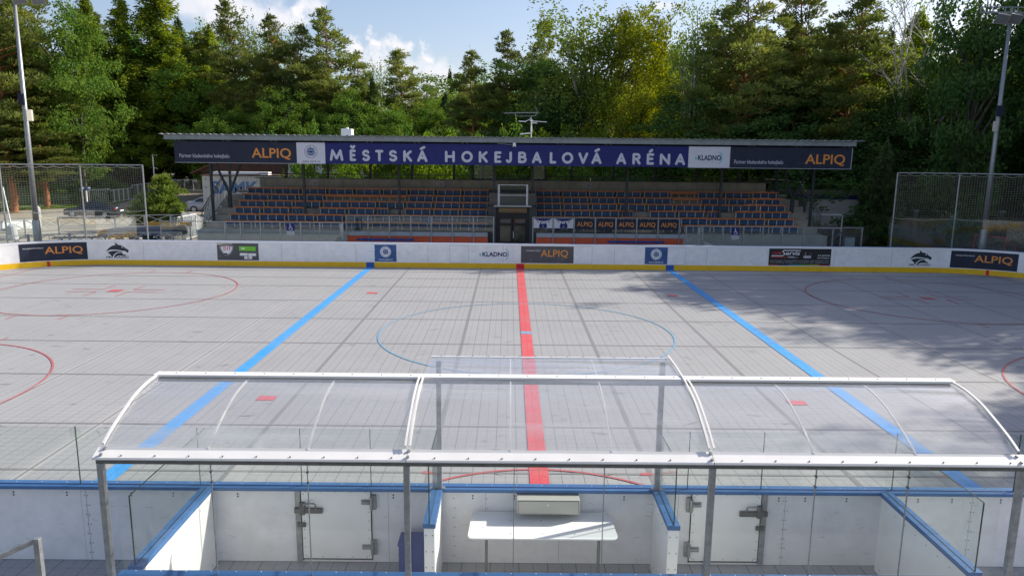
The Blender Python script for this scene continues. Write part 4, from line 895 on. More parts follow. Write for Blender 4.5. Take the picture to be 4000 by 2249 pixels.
for i in range(6):
    for side, (xa, xb) in enumerate(((-16.45, -1.74), (.93, 15.77))):
        n = 9; pitch = (xb-xa)/n
        for k in range(n):
            x = xa+pitch*(k+.5); fo = (i, side, k) in FOLDED; src = BF if fo else BN
            if (i, side, k) in GAPS: continue
            if used[fo]: o = copy_tree(src)
            else: o = src; used[fo] = True
            o.location = (x+rnd.uniform(-.015, .015), ROWY[i], ROWZ[i]+rnd.uniform(-.006, .006)); o.scale = (pitch/1.655, 1, 1); o.rotation_euler = (0, R(rnd.uniform(-.25, .25)), 0)
            o['label'] = f"{'tipped orange plank bench' if fo else 'orange plank bench with blue panels'}, {ORD[k]} from left, {RN[i]} row, {'left' if side == 0 else 'right'} block"
# half benches beside the roof posts in the third row
hb = 0
for (i, side, k) in sorted(GAPS):
    xa, xb = ((-16.45, -1.74), (.93, 15.77))[side]; pitch = (xb-xa)/9; x = xa+pitch*(k+.26)
    o = copy_tree(BN); o.location = (x, ROWY[i], ROWZ[i]); o.scale = (.42, 1, 1)
    o['label'] = f"short orange and blue bench beside the {['second', 'third', 'sixth', 'seventh'][hb]} roof post from the left"; hb += 1

# glazed parapets in front of the first row, with team adverts on the right one
def parapet(xs, label, y=17.95, zlo=1.02, ztop=2.06, foot=0., pane0=1.24, pane1=2.0):
    t = thing('glass_parapet', label, 'parapet', ((xs[0]+xs[-1])/2, y, foot))
    for x in xs: MB().box(x-.035, x+.035, y-.09, y-.03, foot, ztop).build('post', M['galv'], t)
    MB().box(xs[0]-.05, xs[-1]+.05, y-.10, y-.03, ztop, ztop+.035).build('top_rail', M['galv'], t); MB().box(xs[0]-.05, xs[-1]+.05, y+.05, y+.09, ztop-.12, ztop-.085).build('top_rail', M['galvdark'], t)
    for a, b in zip(xs, xs[1:]): MB().box(a+.04, b-.04, y-.062, y-.054, pane0, pane1).build('glass_pane', M['panefar'], t)
    return t
parapet([-9.42, -8.24, -7.08, -5.92, -4.8, -3.65, -2.5, -1.4], 'glazed parapet above the orange wall left of the entrance')
pp = parapet([.74, 1.85, 2.99, 4.15, 5.27, 6.41, 7.58, 8.74], 'glazed parapet right of the entrance, hung with dark adverts')
xs = [.74, 1.85, 2.99, 4.15, 5.27, 6.41, 7.58, 8.74]
def pmap(u, v, d): return (u, 17.882-d, v)
for k in range(7):
    a, b = xs[k]+.045, xs[k+1]-.045
    if k >= 2:
        o = MB().box(a, b, 17.874, 17.884, 1.46, 2.0).build('advert_panel', M['slate'], pp); lettering(o, [('ALPIQ', a+.11, b-.11, 1.57, 1.86, .012)], lambda u, v, d: (u, 17.874-d, v), 'amber', .003)
    else:
        o = MB().box(a, b, 17.874, 17.884, 1.50, 2.03).build('advert_panel', M['signwhite'], pp, label='white panel with a blue team shirt and number'); c = (a+b)/2; f = lambda u, v, d: (u, 17.874-d, v)
        q = MB(); q.prism([(c-.45, 2.02), (c-.18, 2.02), (c-.12, 1.86), (c-.13, 1.78), (c-.21, 1.68), (c-.21, 1.51), (c+.21, 1.51), (c+.21, 1.68), (c+.13, 1.78), (c+.12, 1.86), (c+.18, 2.02), (c+.45, 2.02), (c+.45, 1.98), (c+.21, 1.90), (c+.16, 1.9), (c+.14, 2.02), (c-.14, 2.02), (c-.16, 1.9), (c-.21, 1.90), (c-.45, 1.98)], f, .001, .004); q.build('shirt_print', M['signblue'], o)
        q = MB(); q.prism([(c-.13, 2.02), (c+.13, 2.02), (c+.12, 1.86), (c+.2, 1.68), (c-.2, 1.68), (c-.12, 1.86)], f, .001, .005); q.build('shirt_print', M['signblue'], o)
        lettering(o, [('20' if k == 0 else '47', c-.12, c+.12, 1.73, 1.89, .03), ('PARDUBA'[:6] if 0 else '', 0, 0, 0, 0)][:1], f, 'white', .007)
        q = MB()
        for sg in (-1, 1): q.prism([(c+sg*.22, 1.83), (c+sg*.36, 1.92), (c+sg*.38, 1.89), (c+sg*.26, 1.80)][::sg], f, .001, .004)
        q.build('shirt_print', M['redp'], o); q = MB()
        A = [(c+.04*math.cos(R(t)), 1.60+.04*math.sin(R(t))) for t in range(0, 361, 40)]
        for (ax, az), (bx, bz) in zip(A, A[1:]): q.prism([(ax, az), (bx, bz), (bx, bz+.014), (ax, az+.014)], f, .005, .008)
        q.build('shirt_print', M['white'], o)
# lower glazed railings of the wheelchair places
def lowrail(xs, label, wx0, sgn):
    y = 15.5; t = thing('glass_railing', label, 'railing', ((xs[0]+xs[-1])/2, y, 0))
    for x in xs: MB().box(x-.03, x+.03, y-.03, y+.03, -.03, 1.88).build('post', M['galv'], t)
    MB().box(xs[0]-.06, xs[-1]+.06, y-.035, y+.035, 1.88, 1.92).build('top_rail', M['galv'], t)
    MB().box(xs[0], xs[-1], y-.02, y+.02, .80, .84).build('bottom_rail', M['galvdark'], t)
    for a, b in zip(xs, xs[1:]): MB().box(a+.035, b-.035, y-.034, y-.026, .85, 1.80).build('glass_pane', M['panefar'], t)
    return t
lowrail([-18.4, -16.9, -15.11, -14.32, -13.3, -12.29, -11.24, -10.26, -9.08], 'long glazed railing left of the team area, one pane with a wheelchair sign', 0, 0)
lowrail([8.55, 9.4, 10.45, 11.5, 12.5, 13.5, 14.6, 16.1, 17.6], 'long glazed railing right of the team area, one pane with a wheelchair sign', 0, 0)
def wheelsign(xc, label):
    t = thing('wheelchair_sign', label, 'sign', (xc, 15.4, 1.5)); f = lambda u, v, d: (u, 15.44-d, v)
    MB().box(xc-.20, xc+.20, 15.44, 15.455, 1.47, 1.87).build('plate', M['signblue'], t); MB().box(xc-.20, xc+.20, 15.44, 15.455, 1.25, 1.468).build('plate', M['palegrey'], t)
    q = MB(); A = arc(xc+.01, 1.60, .085, .085, 100, 340, 14)
    for (ax, az), (bx, bz) in zip(A, A[1:]): q.bar(f(ax, az, .004), f(bx, bz, .004), .018, .008, (0, 1, 0))
    q.bar(f(xc-.01, 1.76, .004), f(xc, 1.63, .0045), .024, .008, (0, 1, 0)); q.bar(f(xc, 1.635, .005), f(xc+.07, 1.63, .005), .02, .008, (0, 1, 0)); q.bar(f(xc+.07, 1.63, .0045), f(xc+.11, 1.53, .0045), .02, .008, (0, 1, 0)); q.bar(f(xc, 1.70, .004), f(xc+.06, 1.695, .004), .016, .008, (0, 1, 0)); q.tube([f(xc-.015, 1.80, 0), f(xc-.015, 1.80, .01)], .026, 10); q.build('symbol', M['white'], t)
    q = MB(); q.box(xc-.14, xc+.14, 15.435, 15.439, 1.38, 1.40).box(xc-.10, xc+.10, 15.435, 15.439, 1.32, 1.34); q.build('text_line', M['greywall'], t)
wheelsign(-11.75, 'blue wheelchair sign on the left glazed railing'); wheelsign(11.07, 'blue wheelchair sign on the right glazed railing')
for x0, lb in ((-9.24, 'left'), (9.31, 'right')):
    t = thing('white_post', f'short white post and sloping side board at the {lb} end of the team area', 'post', (x0, 15.9, 0)); MB().box(x0-.06, x0+.06, 15.85, 15.95, -.03, 1.80).build('post', M['housewhite'], t)
    sg = -1 if x0 < 0 else 1; q = MB(); q.add([(x0+sg*.15, 14.0, .3), (x0+sg*.15, 15.8, .3), (x0+sg*.15, 15.8, 1.12), (x0+sg*.15, 14.0, 1.12), (x0+sg*.22, 14.0, .3), (x0+sg*.22, 15.8, .3), (x0+sg*.22, 15.8, 1.12), (x0+sg*.22, 14.0, 1.12)], [(0, 1, 2, 3), (7, 6, 5, 4), (0, 4, 5, 1), (1, 5, 6, 2), (2, 6, 7, 3), (3, 7, 4, 0)]); q.build('side_board', M['housewhite'], t)
# blue team benches behind the far boards
def team_bench(x0, x1, y, z, label):
    t = thing('team_bench', label, 'bench', ((x0+x1)/2, y, 0))
    MB().box(x0, x1, y+.18, y+.22, z-.12, z).box(x0, x1, y+.18, y+.22, z-.30, z-.20).build('backrest', M['benchblue'], t); MB().box(x0, x1, y-.25, y+.12, .42, .46).build('seat', M['benchblue'], t)
    for x in (x0+.3, (x0+x1)/2, x1-.3): MB().box(x-.03, x+.03, y+.10, y+.179, -.03, z-.02).box(x-.03, x+.03, y-.22, y+.10, .36, .418).build('leg', M['galvdark'], t)
team_bench(-8.8, -5.69, 17.2, .90, 'dark blue slatted bench before the orange wall left of the entrance'); team_bench(4.78, 7.87, 17.2, .90, 'dark blue slatted bench before the orange wall right of the entrance')
team_bench(-7.5, -1.6, 14.6, .98, 'long dark blue bench close behind the far boards, left'); team_bench(1.6, 9.0, 14.6, .98, 'long dark blue bench close behind the far boards, right')

# things on the roof
t = thing('roof_antenna', 'white television antenna mast on the grandstand roof', 'antenna', (.64, 20, 6.0))
MB().tube([(.64, 20, 5.95), (.64, 20, 7.35)], .028, 8).tube([(.64, 19.98, 6.7), (.64, 19.98, 7.0)], .045, 8).build('mast', M['white'], t)
q = MB(); q.bar((-.88, 20, 7.70), (1.0, 20, 7.76), .03); q.tube([(-.3, 20, 7.70), (-.24, 20, 7.57), (-.1, 20, 7.54), (.75, 20, 7.56), (.95, 20, 7.66)], .014, 6)
for k in range(22): x = -.86+1.8*(1-(1-k/21)**1.5); q.bar((x, 19.85, 7.70+.03*k/21), (x, 20.15, 7.70+.03*k/21), .012); q.bar((x, 20, 7.66+.03*k/21), (x, 20, 7.76+.03*k/21), .012)
q.bar((1.0, 20, 7.76), (.87, 20, 8.0), .02); q.bar((1.0, 20, 7.76), (.85, 20, 7.55), .02); q.tube([(.64, 20, 7.54), (.60, 20, 7.45), (.64, 20, 7.35)], .02, 6); q.build('yagi_array', M['galv'], t)
q = MB(); q.bar((-.08, 20, 7.27), (.35, 20, 7.25), .05); q.bar((.55, 20, 7.29), (1.5, 20, 7.24), .035); q.bar((.66, 19.9, 7.2), (.95, 19.9, 7.17), .05); q.tube([(.3, 20, 7.25), (.5, 19.95, 7.35), (.64, 19.95, 7.45)], .016, 6); q.tube([(.60, 19.93, 7.28), (.68, 19.93, 7.36)], .06, 10); q.bar((0, 20, 6.56), (.6, 20, 6.63), .06); q.build('dipole', M['white'], t)
t = thing('roof_vent', 'white square vent housing rising behind the roof edge', 'vent', (-9.9, 21, 6)); MB().box(-10.2, -9.6, 20.7, 21.3, 5.9, 6.78).build('housing', M['white'], t, bevel=.02); MB().box(-9.96, -9.84, 20.9, 21.1, 6.782, 6.86).build('cap', M['white'], t)
t = thing('motion_sensor', 'small white box hanging from the roof edge above the blue sign', 'sensor', (-.32, 16.95, 5.9)); MB().box(-.40, -.24, 16.86, 16.95, 5.81, 6.03).build('housing', M['white'], t, bevel=.01); MB().box(-.36, -.28, 16.85, 16.859, 5.81, 5.86).build('lens', M['black'], t); MB().tube([(-.40, 16.95, 5.92), (-1.2, 16.95, 5.99)], .008, 5).build('cable', M['palegrey'], t)

# ================================================================== NET FENCES, MASTS
def net_fence(pts, label, ztop=4.75, zbot=2.62):
    """posts at pts (x,y), top rail, cord net with sagging edges hung on hooks"""
    t = thing('net_fence', label, 'net fence', (pts[0][0], pts[0][1], 0))
    r = MB()
    for (a, b), (c, d) in zip(pts, pts[1:]): r.tube([(a, b, ztop), (c, d, ztop)], .028, 8)
    r.build('top_rail', M['galv'], t)
    for x, y in pts: MB().tube([(x, y, 0), (x, y, ztop+.01)], .036, 10).build('post', M['galv'], t)
    net = MB(); edge = MB(); low = MB(); step = .105
    for (a, b), (c, d) in zip(pts, pts[1:]):
        Ls = math.hypot(c-a, d-b); n = max(2, int(Ls/step)); ux, uy = (c-a)/Ls, (d-b)/Ls; hooks = max(1, round(Ls/.55)); nv = 19
        def P(i, j):
            s = Ls*i/n; hp = (s/Ls*hooks) % 1; top = ztop-.07-.07*4*hp*(1-hp); bot = zbot-.10*math.sin(math.pi*s/Ls)-.02*math.sin(5*s)
            v = j/nv; bul = .05*math.sin(3.1*s+a)*math.sin(math.pi*v)+.03*math.sin(7*v+s)
            return (a+ux*s-uy*bul, b+uy*s+ux*bul, top+(bot-top)*v)
        w = .0032
        for i in range(n+1):
            for j in range(nv):
                p, q = P(i, j), P(i, j+1); net.add([(p[0]-ux*w, p[1]-uy*w, p[2]), (p[0]+ux*w, p[1]+uy*w, p[2]), (q[0]+ux*w, q[1]+uy*w, q[2]), (q[0]-ux*w, q[1]-uy*w, q[2])], [(0, 1, 2, 3)])
        for j in range(nv+1):
            for i in range(n):
                p, q = P(i, j), P(i+1, j); net.add([(p[0], p[1], p[2]-w), (q[0], q[1], q[2]-w), (q[0], q[1], q[2]+w), (p[0], p[1], p[2]+w)], [(0, 1, 2, 3)])
        edge.tube([P(i, 0) for i in range(n+1)], .013, 5); low.tube([P(i, nv) for i in range(n+1)], .016, 5)
        for h in range(hooks+1): x, y = a+ux*Ls*h/hooks, b+uy*Ls*h/hooks; edge.tube([(x, y, ztop), (x, y, ztop-.08)], .012, 5)
    net.build('net', M['netm'], t); edge.build('edge_rope', M['netm'], t); low.build('edge_rope', M['netm'], t)
    return t
net_fence([(-17.97, 13.22), (-20.87, 13.1), (-23.6, 11.55), (-25.0, 9.2)], 'galvanised posts with a pale cord net behind the left curve of the boards')
net_fence([(17.94, 13.22), (20.84, 13.1), (23.4, 11.6), (25.1, 9.3)], 'galvanised posts with a dark looking cord net behind the right curve of the boards')

def mast(px0, py0, px1, py1, Y, label, sgn):
    b = atY(px0, py0, Y); tp = atY(px1, py1, Y); x = b.x; H = tp.z+(.32 if sgn < 0 else 0)
    dx = (tp.x-b.x)/(tp.z-b.z); bx = b.x-dx*b.z
    t = thing('floodlight_mast', label, 'floodlight mast', (bx, Y, 0)); X = lambda z: bx+dx*z
    MB().tube([(X(0), Y, -.05), (X(1.9), Y, 1.9), (X(1.95), Y, 1.95)], [.19, .18, .13], 14).tube([(X(1.9), Y, 1.9), (X(H*.45), Y, H*.45), (X(H), Y, H)], [.135, .115, .075], 14).build('pole', M['galv'], t, True)
    q = MB(); q.bar((X(H)-1.5, Y, H+.25), (X(H)+1.5, Y, H+.25), .08, .08); q.bar((X(H), Y, H-.1), (X(H), Y, H+.5), .09); q.bar((X(H)-1.5, Y, H+.5), (X(H)+1.5, Y, H+.5), .05); 
    for k in range(6): q.bar((X(H)-1.5+k*.6, Y, H+.25), (X(H)-1.5+k*.6, Y, H+.5), .04)
    q.build('crossarm', M['galv'], t)
    for k, ox in enumerate((-.55, .08, 1.15) if sgn > 0 else (-.85, .35, 1.25)):
        c = Vector((X(H)+ox, Y-.18, H-.02)); f = MB(); ax = Vector((1, 0, 0)); dn = Vector((sgn*-.25, -.72, -.69)).normalized(); up2 = ax.cross(dn).normalized(); ax = dn.cross(up2)
        hw, hh = .30, .26; vs = [c+ax*a*hw*s1+up2*b_*hh*s1+dn*o_ for o_, s1 in ((.12, 1), (-.16, .55)) for a, b_ in ((-1, -1), (1, -1), (1, 1), (-1, 1))]
        f.add(vs, [(3, 2, 1, 0), (4, 5, 6, 7), (0, 1, 5, 4), (1, 2, 6, 5), (2, 3, 7, 6), (3, 0, 4, 7)]); fo = f.build('floodlight', M['boxgrey'], t)
        MB().add([c+ax*a*hw*.88+up2*b_*hh*.88+dn*.125 for a, b_ in ((-1, -1), (1, -1), (1, 1), (-1, 1))], [(0, 1, 2, 3)]).build('lamp_glass', M['lens'], fo)
    return t, X
t, X = mast(148, 940, 58, 22, 15, 'left grey floodlight mast with a dark box and pale loudspeaker', -1)
MB().box(X(7.8)-.17, X(7.8)+.13, 14.78, 14.87, 7.56, 8.10).build('control_box', M['slate'], t, bevel=.01)
q = MB(); q.add([(x, y, z) for z in (6.80, 7.33) for x, y in ((-24.17, 14.62), (-24.02, 14.50), (-23.88, 14.66), (-23.93, 14.86), (-24.15, 14.86))], [(4, 3, 2, 1, 0), (5, 6, 7, 8, 9)]+[(i, (i+1) % 5, (i+1) % 5+5, i+5) for i in range(5)]); q.build('loudspeaker', M['beige'], t); MB().bar((X(7.05), 15, 7.05), (-24.1, 14.8, 7.05), .05).build('bracket', M['galvdark'], t)
t, X = mast(3835, 975, 3948, 72, 15, 'right grey floodlight mast standing among dark trees', 1)
MB().box(X(7.8)-.24, X(7.8)+.14, 14.80, 14.89, 7.52, 8.03).build('control_box', M['slate'], t, bevel=.01)
MB().box(23.20, 23.36, 14.6, 14.8, 6.78, 7.27).build('loudspeaker', M['beige'], t, bevel=.01); MB().bar((X(7.05), 15, 7.05), (23.3, 14.7, 7.05), .05).build('bracket', M['galvdark'], t)

# ================================================================== LEFT SIDE: barriers, car park, fences
def barrier(x0, y0, x1, y1, h, label, panels=(), post=True, white=False):
    """steel crowd barrier: frame with crossed infill above, plain rails below"""
    t = thing('steel_barrier', label, 'barrier', (x0, y0, 0), 'crossed steel barriers round the court'); a = Vector((x0, y0, 0)); b = Vector((x1, y1, 0)); d = (b-a); Ln = d.length; d.normalize()
    P = lambda s, z: a+d*s+Vector((0, 0, z)); q = MB(); w = .028
    n = max(1, round(Ln/1.15)); z0, z1 = h*.48, h; w = .045
    for z in (z1, z0, z0-.12, .18): q.bar(P(.04, z), P(Ln-.04, z), w)
    q.bar(P(.04, .1), P(.04, h), w); q.bar(P(Ln-.04, .1), P(Ln-.04, h), w)
    for k in range(n):
        s0, s1 = Ln*k/n+.04, Ln*(k+1)/n-.04; q.bar(P(s0, z0), P(s1, z1), .038); q.bar(P(s0, z1), P(s1, z0), .037)
        if k: q.bar(P(Ln*k/n, z0), P(Ln*k/n, z1), .022)
    q.build('frame', M['barrier'], t); MB().box(x0-.04, x0+.04, y0-.04, y0+.04, -.05, h+.04).build('post', M['galv'], t)
    for k in panels: s0, s1 = Ln*k/n, Ln*(k+1)/n; MB().bar(P(s0+.05, (z0+z1)/2)+Vector((0, .02, 0)), P(s1-.05, (z0+z1)/2)+Vector((0, .02, 0)), .01, (z1-z0)*.95).build('white_board', M['white'], t)
    return t
FAR = [(-33.6, 20.3), (-31.9, 21.9), (-30.9, 23.9), (-29.9, 25.7), (-28.6, 26.4), (-27.0, 27.2), (-25.4, 28.0), (-23.9, 28.6), (-22.2, 29.0)]
for k, (p, q_) in enumerate(zip(FAR, FAR[1:])): barrier(*p, *q_, 1.12, f'{ORD[k]} section from the left of the far crossed steel barrier by the car park' if k not in (1, 2) else f'far steel barrier section backed by a white board, {ORD[k-1]} of two', panels=(0, 1) if k == 1 else ((0,) if k == 2 else ()))
NEAR = [(-27.5, 15.2), (-25.9, 16.5), (-24.2, 17.3), (-22.4, 17.9), (-20.6, 18.3), (-18.7, 18.6)]
for k, (p, q_) in enumerate(zip(NEAR, NEAR[1:])): barrier(*p, *q_, 1.0, f'{ORD[k]} section from the left of the nearer crossed steel barrier, behind the net')

def lampstand(x, y, h, label, base=.28):
    t = thing('street_lamp', label, 'street lamp', (x, y, 0)); MB().tube([(x, y, 0), (x, y, h)], [.055, .04], 10).build('pole', M['white'], t); MB().tube([(x, y, -.05), (x, y, .8), (x, y, .95)], [base, base, .06], 14).build('base', M['palegrey'], t)
    return t
t = lampstand(-35.1, 50, 5.1, 'slim white lamp post by the pine bush', .22); MB().bar((-35.3, 50, 5.0), (-34.7, 50, 5.05), .12, .08).build('lamp_head', M['galvdark'], t)
lp = atZ(55, 935, .0); t = lampstand(lp.x, lp.y, 3.2, 'white leaning pole with a thick pale foot behind the left boards', .26); t.rotation_euler = (0, R(-6), 0)
lp = atZ(150, 850, .0); t = lampstand(lp.x, lp.y, 4.3, 'white pole seen just right of the left floodlight mast', .22); t.rotation_euler = (0, R(-2), 0)
t = thing('small_spotlight', 'low white post with two small blue lamps left of the dark car', 'lamp', (-38.2, 44, 0)); MB().tube([(-38.4, 44, -.05), (-38.4, 44, 1.9)], .07, 8).build('post', M['white'], t)
for dx in (-.45, .12): MB().bar((-38.4+dx, 43.9, 1.95), (-38.1+dx, 43.8, 2.15), .22, .14).build('lamp_head', M['railblue'], t)

# picnic tables and bin
def picnic(cx, cy, rot, L_, label):
    t = thing('picnic_table', label, 'table', (cx, cy, 0)); c, s = math.cos(rot), math.sin(rot); m = lambda x, y, z: (cx+x*c-y*s, cy+x*s+y*c, z)
    def bx(x0, x1, y0, y1, z0, z1):
        b = MB().box(x0, x1, y0, y1, z0, z1); b.v = [m(*v) for v in b.v]; return b
    for k in range(3): bx(-L_/2, L_/2, -.36+k*.25, -.13+k*.25, .72, .76).build('plank', M['concrete_dark'], t)
    for x in (-L_*.32, L_*.32):
        l = MB(); l.bar(m(x, -.5, -.05), m(x, .1, .72), .05); l.bar(m(x, .5, -.05), m(x, -.1, .72), .05); l.bar(m(x, -.45, .35), m(x, .45, .35), .04); l.build('leg', M['galvdark'], t)
    return t
p = atZ(300, 926, .76); picnic(p.x, p.y, .25, 2.3, 'dark folding table behind the left boards, nearer the mast'); p = atZ(475, 922, .76); picnic(p.x, p.y, .22, 2.6, 'dark folding table behind the left boards, nearer the glazed railing')
t = thing('waste_bin', 'dark green bin at the end of the folding table', 'bin', (-19.7, 16.7, 0)); MB().tube([(-19.7, 16.7, -.05), (-19.7, 16.7, .95)], .27, 14).build('body', M['darkgreen'], t); MB().tube([(-19.7, 16.7, .951), (-19.7, 16.7, 1.02)], .30, 14).build('lid', M['black'], t)
t = thing('covered_trailer', 'flat grey tarpaulin covered trailer with an ochre edge beyond the crossed barrier', 'trailer', (-23, 22, 0))
MB().add([(-24.6, 20.6, .5), (-20.2, 20.6, .5), (-20.2, 22.6, .5), (-24.6, 22.6, .5), (-24.4, 20.7, .82), (-20.2, 20.7, 1.0), (-20.2, 22.5, 1.05), (-24.4, 22.5, .86)], [(0, 3, 2, 1), (4, 5, 6, 7), (0, 1, 5, 4), (1, 2, 6, 5), (2, 3, 7, 6), (3, 0, 4, 7)]).build('tarpaulin', M['fabric'], t)
MB().box(-22.6, -19.9, 22.62, 22.68, .95, 1.17).build('edge_board', M['ochre'], t)
for x in (-23.4, -21.2): 
    for y in (20.75, 22.35): MB().tube([(x, y, .22), (x, y+.12, .22)], .27, 14).build('wheel', M['tyre'], t)

# cars -------------------------------------------------------------
def car(x, y, rot, L_, H_, body, label):
    t = thing('parked_car', label, 'car', (x, y, -.045)); c, s = math.cos(rot), math.sin(rot); Wd = 1.75
    m = lambda u, v, w: (x+u*c-v*s, y+u*s+v*c, w-.045)
    k = L_/4.6; h = H_/1.42
    # side outline (nose at -x) : lower body ring stations
    st = [(-2.3, .30, .62, .62), (-2.22, .24, .70, .78), (-1.7, .22, .80, .86), (-1.0, .2, .90, .875), (-.2, .2, .93, .88), (.8, .2, .95, .88), (1.5, .2, .98, .875), (2.05, .24, .98, .84), (2.28, .32, .90, .70), (2.3, .45, .80, .62)]
    mb = MB(); rings = []
    for u, zb, zt_, hw in st:
        z0, z1 = zb*h, zt_*h; ring = [(-hw, z0), (-hw*1.0, z0+(z1-z0)*.55), (-hw*.93, z1), (-hw*.5, z1+.035), (hw*.5, z1+.035), (hw*.93, z1), (hw, z0+(z1-z0)*.55), (hw, z0)]
        rings.append([m(u*k, v, w) for v, w in ring])
    vs = [p for r_ in rings for p in r_]; n = 8; fs = [(i*n+j, i*n+j+1, (i+1)*n+j+1, (i+1)*n+j) for i in range(len(st)-1) for j in range(n-1)]+[((i)*n+7, i*n, (i+1)*n, (i+1)*n+7) for i in range(len(st)-1)]+[tuple(range(7, -1, -1)), tuple((len(st)-1)*n+j for j in range(n))]
    mb.add(vs, fs); b = mb.build('body', M[body], t, True)
    cab = [(-1.05, .92, .80), (-.25, 1.34, .62), (.35, 1.42, .60), (.95, 1.36, .60), (1.75, .99, .74)]
    mb = MB(); vs = []
    for u, z, hw in cab: vs += [m(u*k, -hw-.0, z*h), m(u*k, hw+.0, z*h)]
    for u, z, hw in ((-.25, .92, .80), (.35, .93, .80), (.95, .95, .80)): vs += [m(u*k, -hw, z*h), m(u*k, hw, z*h)]
    mb.add(vs, [(0, 1, 3, 2), (2, 3, 5, 4), (4, 5, 7, 6), (6, 7, 9, 8), (0, 2, 10), (10, 2, 4, 12), (12, 4, 6, 14), (14, 6, 8), (1, 11, 3), (11, 13, 5, 3), (13, 15, 7, 5), (15, 9, 7)]); mb.build('cabin', M[body], t, False)
    w = MB()
    for sg in (-1, 1):
        f = lambda u, z, hw, o=.012: m(u*k, sg*(hw+o), z*h)
        w.add([f(-.85, .965, .79), f(-.28, 1.27, .655), f(.12, 1.335, .64), f(.10, .965, .80)], [(0, 1, 2, 3)]); w.add([f(.17, .965, .80), f(.19, 1.335, .64), f(.85, 1.30, .645), f(1.32, 1.08, .735), f(1.15, .985, .79)], [(0, 1, 2, 3, 4)])
    w.add([m(-.98*k, -.70, .975*h), m(-.98*k, .70, .975*h), m(-.32*k, .56, 1.325*h), m(-.32*k, -.56, 1.325*h)], [(0, 1, 2, 3)]); w.add([m(1.68*k, .64, 1.045*h), m(1.68*k, -.64, 1.045*h), m(1.02*k, -.54, 1.355*h), m(1.02*k, .54, 1.355*h)], [(0, 1, 2, 3)])
    w.v = [(a, b_, c_+.012) for a, b_, c_ in w.v]; w.build('window', M['darkglass'], t)
    for u in (-1.42, 1.38):
        for sg in (-1, 1):
            q = MB().tube([m(u*k, sg*.70, .32), m(u*k, sg*.885, .32)], .32, 20).build('wheel', M['tyre'], t); MB().tube([m(u*k, sg*.886, .32), m(u*k, sg*.90, .32)], .19, 14).build('rim', M['rim'], q)
    for sg in (-1, 1):
        MB().bar(m(2.24*k, sg*.55, .80*h), m(2.20*k, sg*.80, .82*h), .10, .16).build('tail_light', M['lampred'], t); MB().bar(m(-2.27*k, sg*.45, .62*h), m(-2.18*k, sg*.72, .64*h), .08, .13).build('headlight', M['lens'], t)
        MB().box(0, .12, -.05, .05, 0, .09).build('mirror', M[body], t).location = Vector(m(-.75*k, sg*.92, .95*h))-Vector((x, y, -.045))
    MB().bar(m(2.32*k, -.26, .62*h), m(2.32*k, .26, .62*h), .02, .11).build('number_plate', M['white'], t); MB().bar(m(2.31*k, -.75, .42*h), m(2.31*k, .75, .42*h), .04, .14).build('bumper', M[body], t)
car(-35.0, 39.1, R(-3), 4.55, 1.40, 'car', 'dark grey hatchback parked by the grass on the far left')
car(-27.9, 45.6, R(183), 4.4, 1.42, 'carwhite', 'pale silver car partly hidden behind the white building')

# fences -----------------------------------------------------------
def fence(p, q_, h, z0, n, label, m='mesh_white', infill=True, name='mesh_fence', vert=0):
    t = thing(name, label, 'fence', (p[0], p[1], 0)); a = Vector((p[0], p[1], z0+(p[2] if len(p) > 2 else 0))); b = Vector((q_[0], q_[1], z0+(q_[2] if len(q_) > 2 else 0))); d = b-a; Ln = d.length; d.normalize(); P = lambda s, z: a+d*s+Vector((0, 0, z)); f = MB()
    f.bar(P(0, h), P(Ln, h), .05); f.bar(P(0, .08), P(Ln, .08), .05); f.build('rail', M[m], t); ps = MB()
    for k in range(n+1): ps = MB().bar(P(Ln*k/n, -.15), P(Ln*k/n, h+.04), .07).build('post', M[m], t)
    if infill:
        g_ = MB(); nn = int(Ln/.11); r_ = int(h/.11)
        for k in range(nn): g_.bar(P(k*.11, .1), P(k*.11, h-.03), .011)
        for k in range(1, r_): g_.bar(P(0, k*.11), P(Ln, k*.11), .011)
        g_.build('wire_mesh', M['netm'], t)
    if vert:
        g_ = MB(); nn = int(Ln/vert)
        for k in range(nn+1): g_.bar(P(k*vert, .08), P(k*vert, h), .028)
        g_.build('bars', M[m], t)
    return t
f1 = [tuple(onslope(*q)) for q in ((352, 797), (430, 793), (520, 780), (604, 768), (690, 752), (790, 752), (900, 752))]
fence(f1[0], f1[1], 1.35, 0, 1, 'white barred gate section at the near end of the pale fence', infill=False, vert=.16)
fence(f1[1], f1[2], 1.2, 0, 5, 'pale wire mesh fence section beside the dark car'); fence(f1[2], f1[3], 1.2, .25, 4, 'pale wire mesh fence section on a low concrete base with a yellow tag')
fence(f1[3], f1[4], 1.2, .25, 5, 'pale wire mesh fence section behind the slim white lamp post'); fence(f1[4], f1[5], 1.2, .2, 3, 'far wire mesh fence section running towards the white building'); fence(f1[5], f1[6], 1.2, .2, 3, 'far wire mesh fence section ending behind the white building')
t = thing('fence_plinth', 'low concrete base under the pale mesh fence', 'wall', (-43, 62, 0)); MB().bar(Vector(f1[2])+Vector((0, 0, .1)), Vector(f1[3])+Vector((0, 0, .1)), .25, .4).bar(Vector(f1[3])+Vector((0, 0, .1)), Vector(f1[4])+Vector((0, 0, .1)), .25, .4).bar(Vector(f1[4])+Vector((0, 0, .1)), Vector(f1[6])+Vector((0, 0, .1)), .25, .3).build('plinth', M['concrete'], t)
t = thing('yellow_tag', 'small yellow plate on the pale mesh fence', 'sign', (-43.1, 65, 1.8)); MB().bar(Vector(f1[2]).lerp(Vector(f1[3]), .68)+Vector((0, -.06, 1.15)), Vector(f1[2]).lerp(Vector(f1[3]), .8)+Vector((0, -.06, 1.15)), .03, .25).build('plate', M['yellow'], t)
